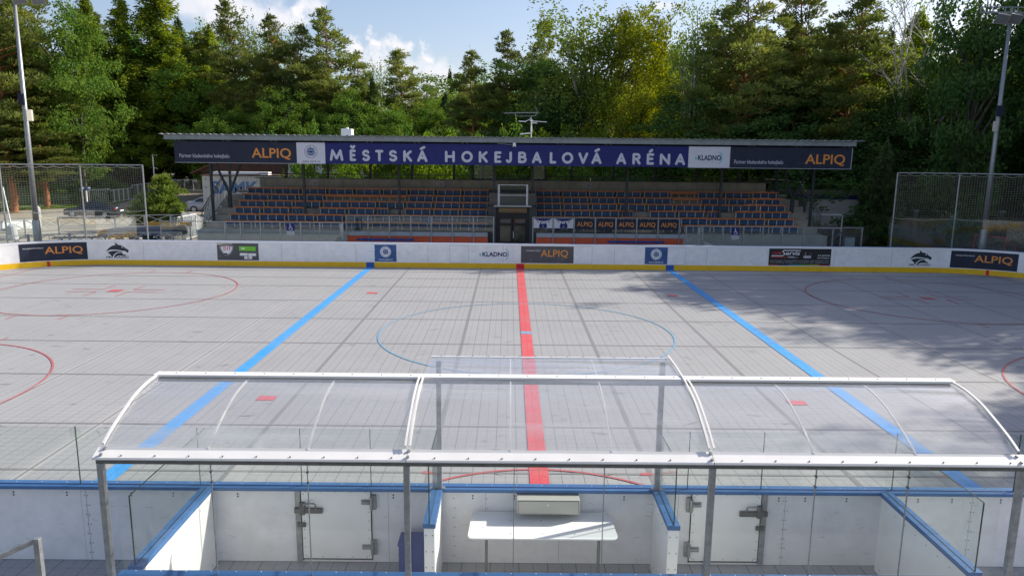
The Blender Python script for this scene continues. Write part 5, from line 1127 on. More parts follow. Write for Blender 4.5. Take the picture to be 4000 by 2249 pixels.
fence((-25.9, 33.6), (-24.5, 30.6), 1.25, 0, 1, 'white barred fence with black shapes, left half', infill=False, vert=.2, name='barred_fence'); fence((-24.4, 30.3), (-22.0, 27.2), 1.3, 0, 1, 'white barred fence section between the pine bush and the stairs', infill=False, vert=.2, name='barred_fence'); fence((-21.9, 27.0), (-19.4, 23.4), 1.35, 0, 1, 'tall white barred fence beside the grandstand stairs', infill=False, vert=.2, name='barred_fence'); fence((-20.6, 24.9), (-20.6, 21.4), 1.5, 0, 1, 'white barred gate standing open beside the stairs', infill=False, vert=.2, name='barred_fence')
t = thing('black_panel', 'black cut-out shapes hung on the white barred fence', 'panel', (-24.9, 31, .8)); q = MB(); r_ = random.Random(2)
for k in range(26): u = r_.random(); w_ = r_.random(); q.bar((-25.8+u*1.3-.05, 33.3-u*2.7-.1, .4+w_*.7), (-25.8+u*1.3+.05, 33.3-u*2.7-.2, .4+w_*.7+r_.uniform(-.1, .2)), .03, r_.uniform(.08, .25))
q.build('shapes', M['black'], t)

# buildings ----------------------------------------------------------
t = thing('white_building', 'low white flat-roofed building with big blue letters left of the grandstand', 'building', (-20, 40, 0))
p = atY(788, 682, 39.5); HX, HZ = p.x, p.z
MB().box(HX, -15.5, 39.5, 43.2, -.05, HZ-.08).build('wall', M['housewhite'], t); MB().box(HX-.12, -15.4, 39.4, 43.3, HZ-.078, HZ).build('roof', M['hut'], t)
S0, S1 = atY(826, 757, 39.5), atY(1010, 709, 39.5); lettering(t, [('SAMK', S0.x, S1.x, S0.z, S1.z, .035)], lambda u, v, d: (u, 39.5-d, v), 'railblue', .012)
q0 = atY(832, 680, 39.9); MB().box(q0.x, q0.x+4.6, 39.9, 40.8, HZ+.003, HZ+.24).build('roof_box', M['white'], t)
q = MB()
for z in (.7, 1.6, 2.5, 3.2): q.tube([(HX+.3, 39.49, z), (HX+.3, 39.47, z)], .05, 8)
q.build('bolt', M['black'], t)
t = thing('brown_hut', 'dark brown gabled hut with a reddish roof beyond the white building', 'building', (-24, 52, 0))
MB().box(-30.5, -20, 50, 58, -.05, 3.6).build('wall', M['hut'], t)
q = MB(); q.add([(-31, 49.6, 3.5), (-19.5, 49.6, 3.5), (-25.2, 49.6, 5.9), (-31, 58.4, 3.5), (-19.5, 58.4, 3.5), (-25.2, 58.4, 5.9)], [(0, 1, 2), (5, 4, 3)]); q.build('gable', M['hut'], t)
q = MB(); tilt = .10; q.add([(-31.3, 49.3, 3.42), (-25.2, 49.3, 6.02), (-25.2, 58.7, 6.02), (-31.3, 58.7, 3.42), (-31.3, 49.3, 3.32), (-25.2, 49.3, 5.92), (-25.2, 58.7, 5.92), (-31.3, 58.7, 3.32)], [(0, 1, 2, 3), (7, 6, 5, 4), (0, 4, 5, 1), (3, 2, 6, 7), (0, 3, 7, 4)]); q.add([(-19.1, 49.3, 3.42), (-25.19, 49.3, 6.02), (-25.19, 58.7, 6.02), (-19.1, 58.7, 3.42), (-19.1, 49.3, 3.32), (-25.19, 49.3, 5.92), (-25.19, 58.7, 5.92), (-19.1, 58.7, 3.32)], [(3, 2, 1, 0), (4, 5, 6, 7), (1, 5, 4, 0), (7, 6, 2, 3), (4, 7, 3, 0)]); q.build('roof', M['hutroof'], t)
MB().tube([(-25.2, 49.58, 4.55), (-25.2, 49.5, 4.55)], .5, 16).build('plaque', M['hut'], t)
t = thing('white_kiosk', 'small white building with a flat overhanging roof beside the brown hut', 'building', (-17.5, 44, 0)); MB().box(-20.3, -17.2, 44, 47, -.05, 4.6).build('wall', M['housewhite'], t); MB().box(-20.7, -16.8, 43.6, 47.4, 4.601, 4.78).build('roof', M['white'], t); MB().box(-19.6, -19.1, 43.97, 43.999, 3.4, 4.1).build('window', M['darkglass'], t); MB().box(-17.15, -13.8, 44.5, 47, -.05, 4.0).build('annex', M['housewhite'], t); MB().add([(-17.1, 44.4, 4.0), (-13.7, 44.4, 4.0), (-13.7, 47.2, 4.45), (-17.1, 47.2, 4.6)], [(0, 1, 2, 3)]).build('roof', M['hutroof'], t)
t = thing('rusty_shed', 'reddish brown timber frame among the trees beyond the pale fence', 'shed', (-45, 66, 0)); q = MB()
q.box(-50.5, -44.2, 71, 73, .4, 3.2); q.build('timber_wall', M['hut'], t)
for px in (452, 478): p = atY(px, 720, 68); MB().box(p.x-.09, p.x+.09, 67.9, 68.1, 0, 5.6).build('post', M['hutroof'], t)
t = thing('stump', 'pale tree stump by the mesh fence', 'stump', (-46, 66, 0)); p = atY(417, 730, 66); MB().tube([(p.x, 66, 0), (p.x, 66, 2.1)], .35, 12).build('trunk', M['wood'], t)

t = thing('garage_building', 'low white building with navy bands right of the grandstand', 'building', (21, 27, 0))
MB().box(17.4, 26, 27, 34, -.05, 3.02).build('wall', M['housewhite'], t); MB().box(17.3, 26.2, 26.9, 34.2, 3.021, 3.26).build('roof', M['concrete_dark'], t)
q = MB(); q.box(17.4, 26, 26.97, 26.998, 2.72, 3.018).box(18.7, 19.25, 26.965, 26.996, .0, 2.718); q.build('band', M['signblue'], t)
q = MB(); q.box(19.26, 25.9, 26.985, 26.999, 2.05, 2.08).box(19.26, 25.9, 26.985, 26.999, 1.76, 1.79); q.build('groove', M['greywall'], t)
t = thing('tube_railing', 'bent white tube railing right of the grandstand stairs', 'railing', (18.6, 22, 0)); q = MB(); q.tube([(17.6, 22, 2.07), (19.4, 22, 2.08), (19.48, 22, 2.0), (19.48, 22, -.05)], .03, 8).tube([(17.6, 22, 1.25), (19.48, 22, 1.25)], .022, 8); q.build('tube', M['alu'], t)
t = thing('right_handrail', 'slanting handrail behind the right glazed railing', 'handrail', (16, 17.5, 0)); q = MB(); a, b = atY(3255, 937, 17.2), atY(3310, 885, 18.0); q.bar(a, b, .05); q.bar(b, atY(3372, 897, 15.6), .05); q.bar((a.x, a.y, -.03), a, .05); q.build('rail', M['galvdark'], t)
t = thing('low_wall', 'long dark concrete wall under the trees on the far right', 'wall', (30, 26, 0)); q = MB(); q.bar((17.8, 24.2, .55), (24, 25, .55), .2, 1.2); q.bar((24, 25, .85), (48, 23, .85), .25, 1.9); q.build('wall_panel', M['concrete_dark'], t)
t = thing('stored_goal', 'red framed hockey goal standing outside the right boards', 'hockey goal', (26.2, 18.8, 0)); q = MB(); q.tube([(25.9, 19.35, 0), (25.9, 19.35, 1.22), (26.65, 17.8, 1.22), (26.65, 17.8, 0)], .035, 8); q.tube([(25.9, 19.35, 1.22), (26.9, 19.9, .5), (26.9, 19.9, 0)], .025, 6); q.tube([(26.65, 17.8, 1.22), (27.6, 18.2, .5), (27.6, 18.2, 0)], .025, 6); q.build('frame', M['goalred'], t)
nn = MB()
for k in range(12):
    a = Vector((25.9, 19.35, 0)).lerp(Vector((26.65, 17.8, 0)), k/11); nn.tube([(a.x, a.y, 1.2), (a.x+.95, a.y+.5, .5), (a.x+.95, a.y+.5, 0)], .008, 4, False)
for z in (.15, .3, .45): nn.tube([(26.85, 19.85, z), (27.6, 18.3, z)], .008, 4, False)
nn.build('goal_net', M['netm'], t)
t = thing('utility_box', 'grey utility box by the first right net post', 'box', (18.6, 19, 0)); MB().box(18.3, 18.85, 18.8, 19.1, -.05, 1.05).build('body', M['greywall'], t); MB().box(18.28, 18.87, 18.78, 19.12, 1.051, 1.1).build('lid', M['concrete_dark'], t)
for k, px in enumerate((3570, 3650, 3822, 3905)):
    p = atY(px, 855, 24.5); tt = thing('wall_post', f'{ORD[k]} from left of the grey posts on the dark wall at far right', 'post', (p.x, 24.4, 0)); MB().box(p.x-.12, p.x+.12, 24.3, 24.5, 0, 2.15).build('post', M['concrete_dark'], tt); MB().box(p.x-.16, p.x+.16, 24.26, 24.54, 2.151, 2.25).build('cap', M['greywall'], tt)
# slatted fence seen through the opening of the stand
t = thing('plank_fence', 'weathered plank fence panel seen between the roof and back wall of the grandstand', 'fence', (-.6, 40, 0)); q = MB()
for k in range(16): x = -3.0+k*.16*1.25; q.box(x, x+.11, 40, 40.04, 1.8, 4.05+rnd.uniform(-.08, .08))
q.build('planks', M['wood'], t); MB().box(-3.1, .2, 39.95, 39.99, 3.9, 4.0).build('rail', M['wood'], t); 
for x in (-3.1, .15): MB().box(x, x+.12, 39.9, 40.1, 0, 4.3).build('post', M['wood'], t)

# ================================================================== TREES
def quads_mesh(name, V, m):
    """V: (n,4,3) array of leaf quads"""
    n = len(V); me = bpy.data.meshes.new(name); me.vertices.add(4*n); me.vertices.foreach_set('co', V.astype(np.float32).ravel())
    me.loops.add(4*n); me.loops.foreach_set('vertex_index', np.arange(4*n, dtype=np.int32)); me.polygons.add(n)
    me.polygons.foreach_set('loop_start', np.arange(0, 4*n, 4, dtype=np.int32)); me.polygons.foreach_set('loop_total', np.full(n, 4, dtype=np.int32)); me.update(); me.materials.append(m); return me
def leafq(P, D, ln, wd, rg, Nm=None):
    """leaves at points P, long axis D (unit-ish), length ln, width wd, random roll"""
    n = len(P); D = D/np.linalg.norm(D, axis=1, keepdims=True); Q = rg.normal(size=(n, 3)) if Nm is None else Nm/(np.linalg.norm(Nm, axis=1, keepdims=True)+1e-9)+rg.normal(size=(n, 3))*.42; S_ = np.cross(D, Q); S_ /= np.linalg.norm(S_, axis=1, keepdims=True)+1e-9
    l = (ln*rg.uniform(.7, 1.3, (n, 1))); w = (wd*rg.uniform(.7, 1.3, (n, 1)))/2
    return np.stack([P-S_*w*.6, P+D*l*.45-S_*w, P+D*l, P+D*l*.45+S_*w], 1)
def trunkmesh(name, tubes, m):
    mb = MB()
    for pts, rs, n in tubes: mb.tube(pts, rs, n, False)
    me = bpy.data.meshes.new(name); me.from_pydata(mb.v, [], mb.f); me.update(); me.materials.append(m); me.polygons.foreach_set('use_smooth', [True]*len(me.polygons)); return me
def wavy(a, b, k, amp, rg):
    a = np.array(a, float); b = np.array(b, float); return [tuple(a+(b-a)*t+(rg.normal(size=3)*amp*math.sin(math.pi*t) if 0 < t < 1 else 0)) for t in np.linspace(0, 1, k)]
def conifer(kind, seed, H=18., Rr=3.6, base=.35, leafmat=None, barkmat=None):
    rg = np.random.default_rng(seed); tub = []; LP = []; LD = []; LN = []
    lean = rg.normal(size=2)*.35; axis = lambda h: np.array([lean[0]*(h/H)**2+.12*math.sin(h*.5+seed), lean[1]*(h/H)**2+.12*math.cos(h*.43+seed), h])
    tub.append(([tuple(axis(h)) for h in np.linspace(0, H*.985, 14)], list(np.linspace(.0125*H, .02, 14)), 9))
    h = base*H; step = (.55 if kind == 'pine' else .38)*(1 if H > 8 else .42)
    # a few dead snags under the crown
    for _ in range(6 if kind == 'pine' else 4):
        hh = rg.uniform(base*.45, base)*H; a = rg.uniform(0, 6.28); l = rg.uniform(.5, 1.7); p = axis(hh); tub.append(([tuple(p), tuple(p+np.array([math.cos(a)*l, math.sin(a)*l, rg.uniform(-.1, .3)]))], [.035, .012], 4))
    while h < H*.99:
        t = (h-base*H)/(H*(1-base)); nb = {'pine': 5, 'larch': 5, 'spruce': 5}[kind]
        for k in range(nb):
            if rg.random() < (.18 if kind == 'pine' else .06): continue
            if kind == 'pine': L_ = Rr*(min(1, .5+1.7*t) if t < .3 else 1)*(1-t)**.78*rg.uniform(.45, 1.25)+.15
            elif kind == 'larch': L_ = Rr*(1-t)**.85*rg.uniform(.6, 1.1)+.2
            else: L_ = Rr*(1-t)**.95*rg.uniform(.75, 1.05)+.12
            a = rg.uniform(0, 6.28); p0 = axis(h+rg.uniform(-.2, .2)); d = np.array([math.cos(a), math.sin(a), 0.])
            if kind == 'pine': rise = lambda u: L_*(.10*u+.22*u*u)*(1 if t > .3 else .3+t*2)+ (.5*u*L_*t)
            elif kind == 'larch': rise = lambda u: L_*(-.18*u+.12*u*u+.55*u*max(0, t-.6))
            else: rise = lambda u: L_*(-.30*u+.14*u*u+.5*u*max(0, t-.75))
            pts = [p0+d*L_*u+np.array([0, 0, rise(u)])+rg.normal(size=3)*.04*L_*u for u in (0, .35, .7, 1)]
            tub.append(([tuple(q) for q in pts], [.012*L_+.02, .009*L_+.014, .006*L_+.01, .006], 4))
            side = np.array([-d[1], d[0], 0.])
            if kind == 'pine':
                npad = max(2, int(L_*2.2))
                for i in range(npad):
                    u = rg.uniform(.35, 1.02); c = p0+d*L_*u+side*rg.normal()*.30*L_*(1.1-u*.5)+np.array([0, 0, rise(u)+.10+rg.normal()*.10])
                    r0 = rg.uniform(.34, .68)*(1-.5*t*t); n = int(70*(r0/.5)**2); q = rg.normal(size=(n, 3)); q /= np.linalg.norm(q, axis=1, keepdims=True); q *= rg.uniform(.25, 1, (n, 1))**.6
                    LP.append(c+q*np.array([r0, r0, r0*.42])); LD.append(q*np.array([1, 1, .6])+np.array([0, 0, .55])+d*.25); LN.append(q+rg.normal(size=(n, 3))*.5+np.array([0, 0, .5]))
            elif kind == 'larch':
                n = int(115*L_); u = rg.uniform(.08, 1.02, n); c = p0+np.outer(u*L_, d)+np.outer(rg.normal(size=n)*.16*L_*(1.15-u), side); c[:, 2] += np.array([rise(x) for x in u])-rg.uniform(0, 1, n)**1.5*.55; LP.append(c+rg.normal(size=(n, 3))*.07); LD.append(rg.normal(size=(n, 3))*.6+d*.5+np.array([0, 0, -.5])); LN.append(rg.normal(size=(n, 3))*.7+d*.7+np.array([0, 0, .5]))
            else:
                n = int(110*L_); u = rg.uniform(.05, 1.02, n); c = p0+np.outer(u*L_, d)+np.outer(rg.normal(size=n)*.20*L_*(1.1-u), side); c[:, 2] += np.array([rise(x) for x in u])-rg.uniform(0, 1, n)*.28; LP.append(c); LD.append(rg.normal(size=(n, 3))*.4+d+np.array([0, 0, -.35])); LN.append(rg.normal(size=(n, 3))*.6+d*.5+np.array([0, 0, .6]))
        h += step*rg.uniform(.75, 1.25)*(1 if t < .85 else .8)
    top = axis(H*.98); n = 60; LP.append(top+rg.normal(size=(n, 3))*np.array([.12, .12, .3])); LD.append(rg.normal(size=(n, 3))*.4+np.array([0, 0, 1.])); LN.append(rg.normal(size=(n, 3)))
    P = np.concatenate(LP); D_ = np.concatenate(LD); ln, wd = {'pine': (.32, .10), 'larch': (.26, .10), 'spruce': (.26, .10)}[kind]
    return trunkmesh('trunk', tub, barkmat), quads_mesh('crown', leafq(P, D_, ln, wd, rg, np.concatenate(LN)), leafmat)
def broadleaf(seed, H=15., Rr=4.5, base=.18, leafmat=None, barkmat=None, nclump=230, per=120, lsize=.21, hang=0., crown_r=.95, shell=.36, topsharp=.8):
    rg = np.random.default_rng(seed); tub = []; LP = []; LD = []; LN = []; fork = H*rg.uniform(.25, .38)
    tub.append((wavy((0, 0, 0), (0, 0, fork), 5, .08, rg), [.014*H, .0115*H, .0105*H, .010*H, .0095*H], 10))
    cz = H*(base+1)/2; hz = H*(1-base)/2
    # lobes make the outline uneven
    lobes = [(rg.normal(size=3)*np.array([Rr*.45, Rr*.45, hz*.5])+np.array([0, 0, cz]), rg.uniform(.4, .62)*Rr) for _ in range(9)]
    C = []
    while len(C) < nclump:
        if rg.random() < .6:
            c, r = lobes[rg.integers(9)]; q = rg.normal(size=3); q /= np.linalg.norm(q); p = c+q*r*rg.uniform(.7, 1.05)*np.array([1, 1, 1.15])
        else:
            q = rg.normal(size=3); q /= np.linalg.norm(q); rr_ = rg.uniform(0, 1)**shell; p = np.array([0, 0, cz])+q*rr_*np.array([Rr, Rr, hz])
            t = (p[2]-base*H)/(H*(1-base))
            if t > .5: s = 1-(t-.5)*topsharp; p[0] *= s; p[1] *= s
        if p[2] < base*H*.8 or p[2] > H*1.0: continue
        C.append(p)
    C = np.array(C)
    for i in rg.choice(len(C), min(26, len(C)), replace=False):
        e = C[i]; s0 = np.array([0, 0, rg.uniform(fork*.8, min(max(fork, e[2]*.75), H*.7))]); s0[:2] = e[:2]*.05; tub.append((wavy(s0, e*.93+s0*.07, 4, .22, rg), [.0075*H, .0055*H, .0035*H, .02], 5))
    tub.append((wavy((0, 0, fork), (rg.normal()*.5, rg.normal()*.5, H*.86), 6, .2, rg), [.0095*H, .008*H, .0065*H, .005*H, .0035*H, .02], 7))
    for p in C:
        r0 = rg.uniform(.6, 1.1)*crown_r; n = int(per*(r0/crown_r)**2)
        if hang:
            ns = 9; m_ = n//ns; s0 = p+rg.normal(size=(ns, 3))*np.array([.5, .5, .3])*r0; ln_ = rg.uniform(.35, 1, ns)*hang; f = rg.uniform(0, 1, (ns, m_)); q = np.repeat(s0[:, None, :], m_, 1)+rg.normal(size=(ns, m_, 3))*.07; q[:, :, 2] -= f*ln_[:, None]; LP.append(q.reshape(-1, 3)); LD.append(rg.normal(size=(ns*m_, 3))*.6+np.array([0, 0, -.7])); LN.append((q.reshape(-1, 3)-p)*np.array([1, 1, .3])+rg.normal(size=(ns*m_, 3))*.4)
        else:
            q = rg.normal(size=(n, 3)); q /= np.linalg.norm(q, axis=1, keepdims=True); q *= rg.uniform(0, 1, (n, 1))**.45
            LP.append(p+q*np.array([r0, r0, r0*.72])); LD.append(rg.normal(size=(n, 3))+np.array([0, 0, -.25])); LN.append(q+np.array([0, 0, .35])+(p-np.array([0, 0, cz]))/Rr*.5)
    P = np.concatenate(LP); D_ = np.concatenate(LD)
    return trunkmesh('trunk', tub, barkmat), quads_mesh('crown', leafq(P, D_, lsize, lsize*.78, rg, np.concatenate(LN)), leafmat)
def bare_birch(seed, H=16., leafmat=None, barkmat=None):
    rg = np.random.default_rng(seed); tub = []; LP = []; LD = []
    def grow(p, d, L_, r, lvl):
        k = 5; pts = [p]; q = np.array(p, float); dd = np.array(d, float)
        for i in range(k):
            dd = dd+rg.normal(size=3)*.10+np.array([0, 0, .05 if lvl < 3 else -.06]); dd /= np.linalg.norm(dd); q = q+dd*L_/k; pts.append(q.copy())
        tub.append(([tuple(x) for x in pts], [r*(1-.6*i/k) for i in range(k+1)], 6 if lvl < 2 else 4))
        if lvl >= 4:
            n = 7; LP.append(q+rg.normal(size=(n, 3))*.35+np.array([0, 0, -.2])); LD.append(rg.normal(size=(n, 3))+np.array([0, 0, -.8])); return
        for _ in range({0: 5, 1: 4, 2: 3, 3: 3}[lvl]):
            i = rg.integers(2, k+1); a = rg.normal(size=3); a[2] = abs(a[2])*.3+.2; nd = dd*.75+a/np.linalg.norm(a)*.62; grow(pts[i], nd/np.linalg.norm(nd), L_*rg.uniform(.5, .72), r*.5, lvl+1)
    grow(np.array([0, 0, 0.]), np.array([.04, 0, 1.]), H*.42, .17, 0); grow(np.array([.05, 0, H*.34]), np.array([-.28, .1, 1.]), H*.42, .11, 1); grow(np.array([.05, 0, H*.30]), np.array([.22, -.1, 1.]), H*.46, .11, 1); grow(np.array([.05, 0, H*.25]), np.array([-.55, .0, 1.]), H*.38, .08, 1)
    P = np.concatenate(LP); D_ = np.concatenate(LD); return trunkmesh('trunk', tub, barkmat), quads_mesh('crown', leafq(P, D_, .16, .10, rg), leafmat)
MESH = {}
for i, (Rr, b) in enumerate(((3.4, .34), (4.0, .30), (3.0, .42), (4.4, .22))): MESH['pine%d' % i] = (18., Rr)+conifer('pine', 11+i, 18, Rr, b, LF['pine'], M['barkpine'])
for i in range(2): MESH['larch%d' % i] = (18., 3.1)+conifer('larch', 31+i, 18, 3.9, .12+.1*i, LF['larch'], M['bark'])
MESH['spruce0'] = (18., 3.0)+conifer('spruce', 41, 18, 3.0, .08, LF['spruce'], M['bark'])
MESH['broad0'] = (15., 4.6)+broadleaf(51, leafmat=LF['broad'], barkmat=M['barkgrey']); MESH['broad1'] = (15., 4.6)+broadleaf(52, leafmat=LF['broad'], barkmat=M['barkgrey'], base=.10, nclump=260)
MESH['dark0'] = (15., 4.6)+broadleaf(53, leafmat=LF['dark'], barkmat=M['barkgrey'], base=.04, nclump=290, per=130); MESH['dark1'] = (15., 4.6)+broadleaf(54, leafmat=LF['dark'], barkmat=M['barkgrey'], base=.06, nclump=280)
MESH['yellow0'] = (15., 4.3)+broadleaf(55, H=15, Rr=4.3, leafmat=LF['yellow'], barkmat=M['barkgrey'], base=.10, nclump=260, per=130)
MESH['birch0'] = (17., 3.4)+broadleaf(56, H=17, Rr=3.4, leafmat=LF['birch'], barkmat=M['barkbirch'], base=.24, nclump=165, per=95, lsize=.17, hang=1.7, shell=.5); MESH['birch1'] = (17., 3.0)+broadleaf(57, H=17, Rr=3.0, leafmat=LF['birch'], barkmat=M['barkbirch'], base=.34, nclump=150, per=90, lsize=.17, hang=2.1, shell=.5)
MESH['bare0'] = (16., 4.)+bare_birch(61, leafmat=LF['shrub'], barkmat=M['barkbirch'])
MESH['bush0'] = (4., 2.4)+broadleaf(63, H=4, Rr=2.4, leafmat=LF['shrub'], barkmat=M['barkgrey'], base=.03, nclump=90, per=85, lsize=.16, crown_r=.55); MESH['bush1'] = (4., 2.6)+broadleaf(64, H=4, Rr=2.6, leafmat=LF['broad'], barkmat=M['barkgrey'], base=.03, nclump=95, per=85, lsize=.16, crown_r=.55)
MESH['bushpine'] = (4., 1.9)+conifer('pine', 71, 4, 1.9, .02, LF['youngpine'], M['barkpine']); MESH['yew0'] = (7., 3.6)+conifer('spruce', 72, 7, 3.6, .02, LF['spruce'], M['bark'])
KIND = {'pine': ('pine_tree', 'pine'), 'larch': ('larch_tree', 'larch'), 'spruce': ('spruce_tree', 'spruce'), 'broad': ('broadleaf_tree', 'tree'), 'dark': ('broadleaf_tree', 'tree'), 'yellow': ('lime_tree', 'tree'), 'birch': ('birch_tree', 'birch'), 'bare': ('birch_tree', 'birch'), 'bushpine': ('pine_bush', 'bush'), 'bush': ('shrub', 'shrub'), 'yew': ('yew_bush', 'bush')}
def plant(key, x, y, H, Wd, label, group='trees round the arena', z=-.05, rot=None):
    H0, R0, tm, cm = MESH[key]; k = key.rstrip('0123456789'); nm, cat = KIND[k]
    t = thing(nm, label, cat, (x, y, z), group); t.scale = (Wd/R0, Wd/R0, H/H0); t.rotation_euler = (0, 0, rnd.uniform(0, 6.28) if rot is None else rot)
    for n_, me in (('trunk', tm), ('crown', cm)):
        o = bpy.data.objects.new(n_, me); COL.objects.link(o); o.parent = t
    return t
def tree(key, px, ptop, wpx, Y, label, group='trees round the arena', base=-.05, hmax=30):
    base = rise(Y)-.05
    p = atY(px, ptop, Y); H = min(p.z-base, hmax); q = atY(px+wpx/2, ptop, Y); return plant(key, p.x, Y, H, abs(q.x-p.x)*1.22, label, group, base)
TREES = [
 ('pine1', -60, -170, 420, 43, 'tall sunlit pine filling the left edge'), ('broad0', 270, 22, 330, 48, 'dense bright green broadleaf tree right of the left mast'), ('pine0', 60, -120, 300, 55, 'pine top behind the left floodlight'), ('larch0', 330, -30, 230, 62, 'thin larch top between the green tree and the big larches'),
 ('larch1', 440, -20, 260, 64, 'tall larch right of the green broadleaf tree'), ('larch0', 590, -110, 330, 66, 'tallest bright larch left of the grandstand roof'), ('spruce0', 700, 70, 210, 70, 'narrow spruce just right of the tallest larch'), ('larch1', 800, 95, 230, 69, 'lower larch above the left end of the roof'),
 ('pine0', 905, 28, 230, 63, 'spiky topped pine above the letters on the left slate sign'), ('birch0', 1012, 45, 220, 67, 'light green tree top between two pines above the white emblem sign'), ('pine2', 1085, 72, 190, 62, 'pine with a bare upper stem left of the open sky'), ('pine2', 1140, 100, 180, 60, 'pine edging the open sky on its left side'),
 ('pine0', 1283, 48, 280, 60, 'tall pine standing alone against the sky left of centre'), ('pine1', 1385, 205, 190, 63, 'lower pine leaning on the right side of the lone tall pine'), ('birch1', 1470, 205, 150, 66, 'drooping pale birch top between the pines left of centre'), ('pine3', 1572, 198, 260, 60, 'irregular layered pine right of the drooping birch'),
 ('spruce0', 1766, 272, 100, 75, 'small spruce tip low in the sky gap'), ('birch0', 1755, 325, 220, 66, 'pale rounded tree below the small spruce tip'), ('broad1', 1700, 350, 260, 62, 'green tree low behind the roof in the sky gap'),
 ('pine2', 1845, 200, 190, 50, 'dark pine at the right side of the sky gap'), ('pine0', 1990, 135, 230, 50, 'pine rising above the antenna'), ('pine3', 2125, 82, 210, 52, 'dark flat topped pine left of the large birch'), ('dark0', 2130, 225, 420, 46, 'dark broadleaf tree behind the antenna'),
 ('birch0', 2310, -35, 400, 44, 'large white stemmed birch left of the yellow tree'), ('yellow0', 2430, 25, 300, 42, 'big yellow green tree right of centre'), ('yellow0', 2500, 320, 230, 39, 'lower yellow green crown above the roof right of centre'), ('birch0', 2560, 190, 150, 66, 'pale rounded tree top right of the yellow tree'), ('spruce0', 2607, 165, 80, 72, 'small dark spruce tip right of the yellow tree'), ('broad0', 2660, 178, 260, 60, 'green tree top in the right sky gap'), ('yellow0', 2600, 255, 200, 54, 'small yellow green crown in the right sky gap'),
 ('birch1', 2750, -60, 250, 36, 'tall birch with hanging twigs left of the big right pine'), ('pine3', 2920, -90, 500, 34, 'biggest pine right of centre with wide dark boughs'), ('pine1', 3165, -110, 380, 38, 'pine between the two big right pines'), ('pine3', 3350, -60, 480, 33, 'big pine above the right end of the roof'), ('broad1', 3220, 180, 400, 40, 'green broadleaf crown behind the right pines'), ('yellow0', 3440, 240, 260, 40, 'yellow green crown peeping from behind the right pines'),
 ('bare0', 3620, -90, 420, 31, 'bare white stemmed birch left of the right floodlight mast'), ('larch1', 3620, 30, 320, 42, 'larch behind the bare birch'), ('spruce0', 3500, 110, 200, 46, 'spruce tip left of the bare birch'), ('dark1', 3740, 190, 420, 34, 'dark broadleaf tree left of the right mast'), ('dark1', 4150, -200, 500, 27, 'dark broadleaf tree cut by the right edge'),
 ('dark0', 3520, 330, 420, 30, 'dark lower tree under the bare birch'), ('dark1', 2720, 330, 480, 34, 'dark tree left of the big pine above the roof'), ('dark0', 3090, 380, 520, 34, 'dark tree under the right pines above the roof'), ('yew0', 3450, 560, 250, 25.2, 'dark spreading yew beside the low white building'),
 ('pine3', 120, 240, 400, 46, 'layered sunlit pine behind the left floodlight mast'), ('pine1', 400, 330, 300, 67, 'shaded pine behind the rusty shed'), ('pine1', 10, 420, 420, 42, 'low spreading pine filling the net at far left'), ('bush1', 320, 640, 240, 52, 'rounded green bush left of the car park gate'),
]
for a in TREES: tree(*a)
for k in range(15):
    px = 860+k*64; tree(['broad1', 'larch1', 'pine1', 'broad0', 'spruce0'][k % 5], px, [400, 330, 300, 420, 350][(k*3) % 5] + (60 if px > 1620 else 0), [240, 200, 200, 240, 170][k % 5], 54+(k*7) % 5, f'{["low green broadleaf tree", "low larch", "low shaded pine", "rounded broadleaf tree", "dark small spruce"][k % 5]} behind the roof, {ORD[k//5]} of its kind from the left', 'understorey trees behind the grandstand')
# forest filling behind, each a tree of its own
fr = random.Random(21); nfill = 0
SKYGAP = lambda px: 330 if 1640 < px < 1830 else (210 if 2540 < px < 2700 else (420 if 1290 < px < 1640 else (120 if 2480 < px < 2560 else None)))
for row, (Y, n) in enumerate(((57, 24), (70, 20), (86, 16))):
    for k in range(n):
        px = -300+(4600/n)*(k+fr.uniform(.15, .85)); dx_top = {0: 300, 1: 260, 2: 270}[row]+fr.uniform(-40, 60); g_ = SKYGAP(px)
        if g_ and dx_top < g_+60: dx_top = g_+fr.uniform(50, 110)
        if px > 2750 or px < 800: dx_top = fr.uniform(60, 230)
        key = fr.choice(['dark0', 'dark1', 'broad0', 'pine0', 'spruce0', 'broad1', 'pine1'] if px > 1800 else ['broad0', 'pine0', 'pine1', 'larch0', 'spruce0', 'broad1'])
        w_ = 300 if key[:4] in ('dark', 'broa') else 190; place = 'far left' if px < 900 else ('left of centre' if px < 1800 else ('right of centre' if px < 2900 else 'far right'))
        sp = {'dark': 'dark leafy tree', 'broa': 'green leafy tree', 'pine': 'pine', 'spru': 'spruce', 'larc': 'larch'}[key[:4]]
        t = tree(key, px, dx_top, w_*60/Y*1.25, Y+(12 if px < 1750 else 16), f'{sp}, {ORD[k]} from left in the {["nearest", "middle", "rearmost"][row]} line of the background wood', 'background trees of the wood'); nfill += 1
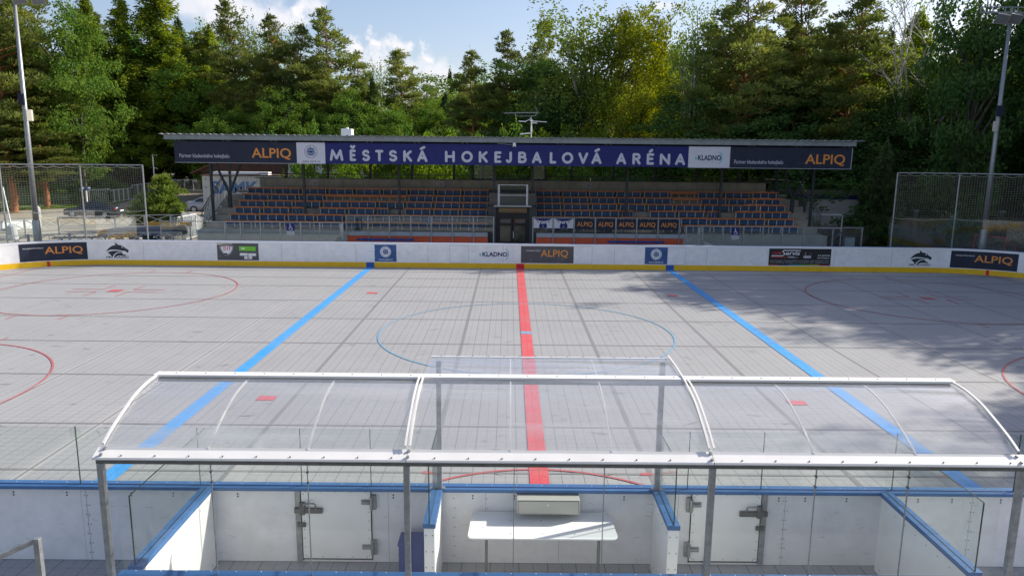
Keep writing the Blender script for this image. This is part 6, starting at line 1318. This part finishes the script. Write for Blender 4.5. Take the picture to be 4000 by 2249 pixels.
# undergrowth behind the grandstand, each bush its own
for k in range(19):
    x = -15+k*1.9+fr.uniform(-.5, .5); y = fr.uniform(29, 34); key = fr.choice(['bush0', 'bush0', 'bush1']); 
    plant(key, x, y, fr.uniform(5.2, 7.4), fr.uniform(1.9, 2.7), f'leafy shrub, {ORD[k]} from left in the strip between back wall and roof of the grandstand', 'shrubs behind the grandstand')
for k, (x, y, h, w) in enumerate(((18.5, 31, 6.5, 2.8), (23.5, 30, 7, 3), (28, 28.5, 7.5, 3.2), (32.5, 27, 7, 3), (38, 27, 7.5, 3.2), (43, 26, 7.5, 3.4))):
    plant('dark1' if k % 2 else 'dark0', x, y, h, w, f'{ORD[k]} dark bushy tree from the left behind the right net', 'dark bushy trees behind the right net')
plant('bushpine', -25.0, 30.2, 3.4, 1.6, 'dense young pine bush left of the white building', 'bushes near the car park'); plant('bushpine', -26.4, 29.8, 2.2, 1.1, 'smaller pine bush leaning on the young pine', 'bushes near the car park'); plant('bushpine', -23.6, 29.2, 1.7, .9, 'lowest pine bush beside the barred fence', 'bushes near the car park'); plant('bush0', -18.9, 22.6, 1.3, .5, 'small bright shrub beside the grandstand stairs', 'bushes near the car park')
plant('bush1', 18.9, 24.9, 1.5, 1.1, 'dark rounded bush at the foot of the right stairs', 'bushes near the car park')
plant('dark0', 27.6, 23.6, 19.5, 3.7, 'huge dark broadleaf tree behind the right mast')
# trees standing right of the picture whose shade falls over the court
for k, (key, x, y, h, w) in enumerate((('dark0', 34.2, 20.5, 21, 6.2), ('dark1', 34.4, 14.8, 19, 5.2), ('dark0', 38.5, 17.5, 21, 6), ('dark1', 38, 12.6, 19.5, 5), ('dark1', 34.8, 1.6, 19.5, 4.8), ('dark0', 40, .8, 20, 6), ('dark0', 35, -6, 17, 4.6), ('dark0', 45, 21, 21, 6.5), ('dark1', 42, 28, 20, 5), ('dark0', 44.5, 14.5, 20, 6), ('dark1', 46, 3, 19, 6), ('dark0', 41.5, 22.5, 21, 6), ('dark0', 38.8, 9.8, 20, 5), ('dark1', 35, 11.2, 18.5, 4.4))):
    plant(key, x, y, h, w, f'shade tree right of the court, {ORD[k]} of fourteen', 'shade trees right of the court')
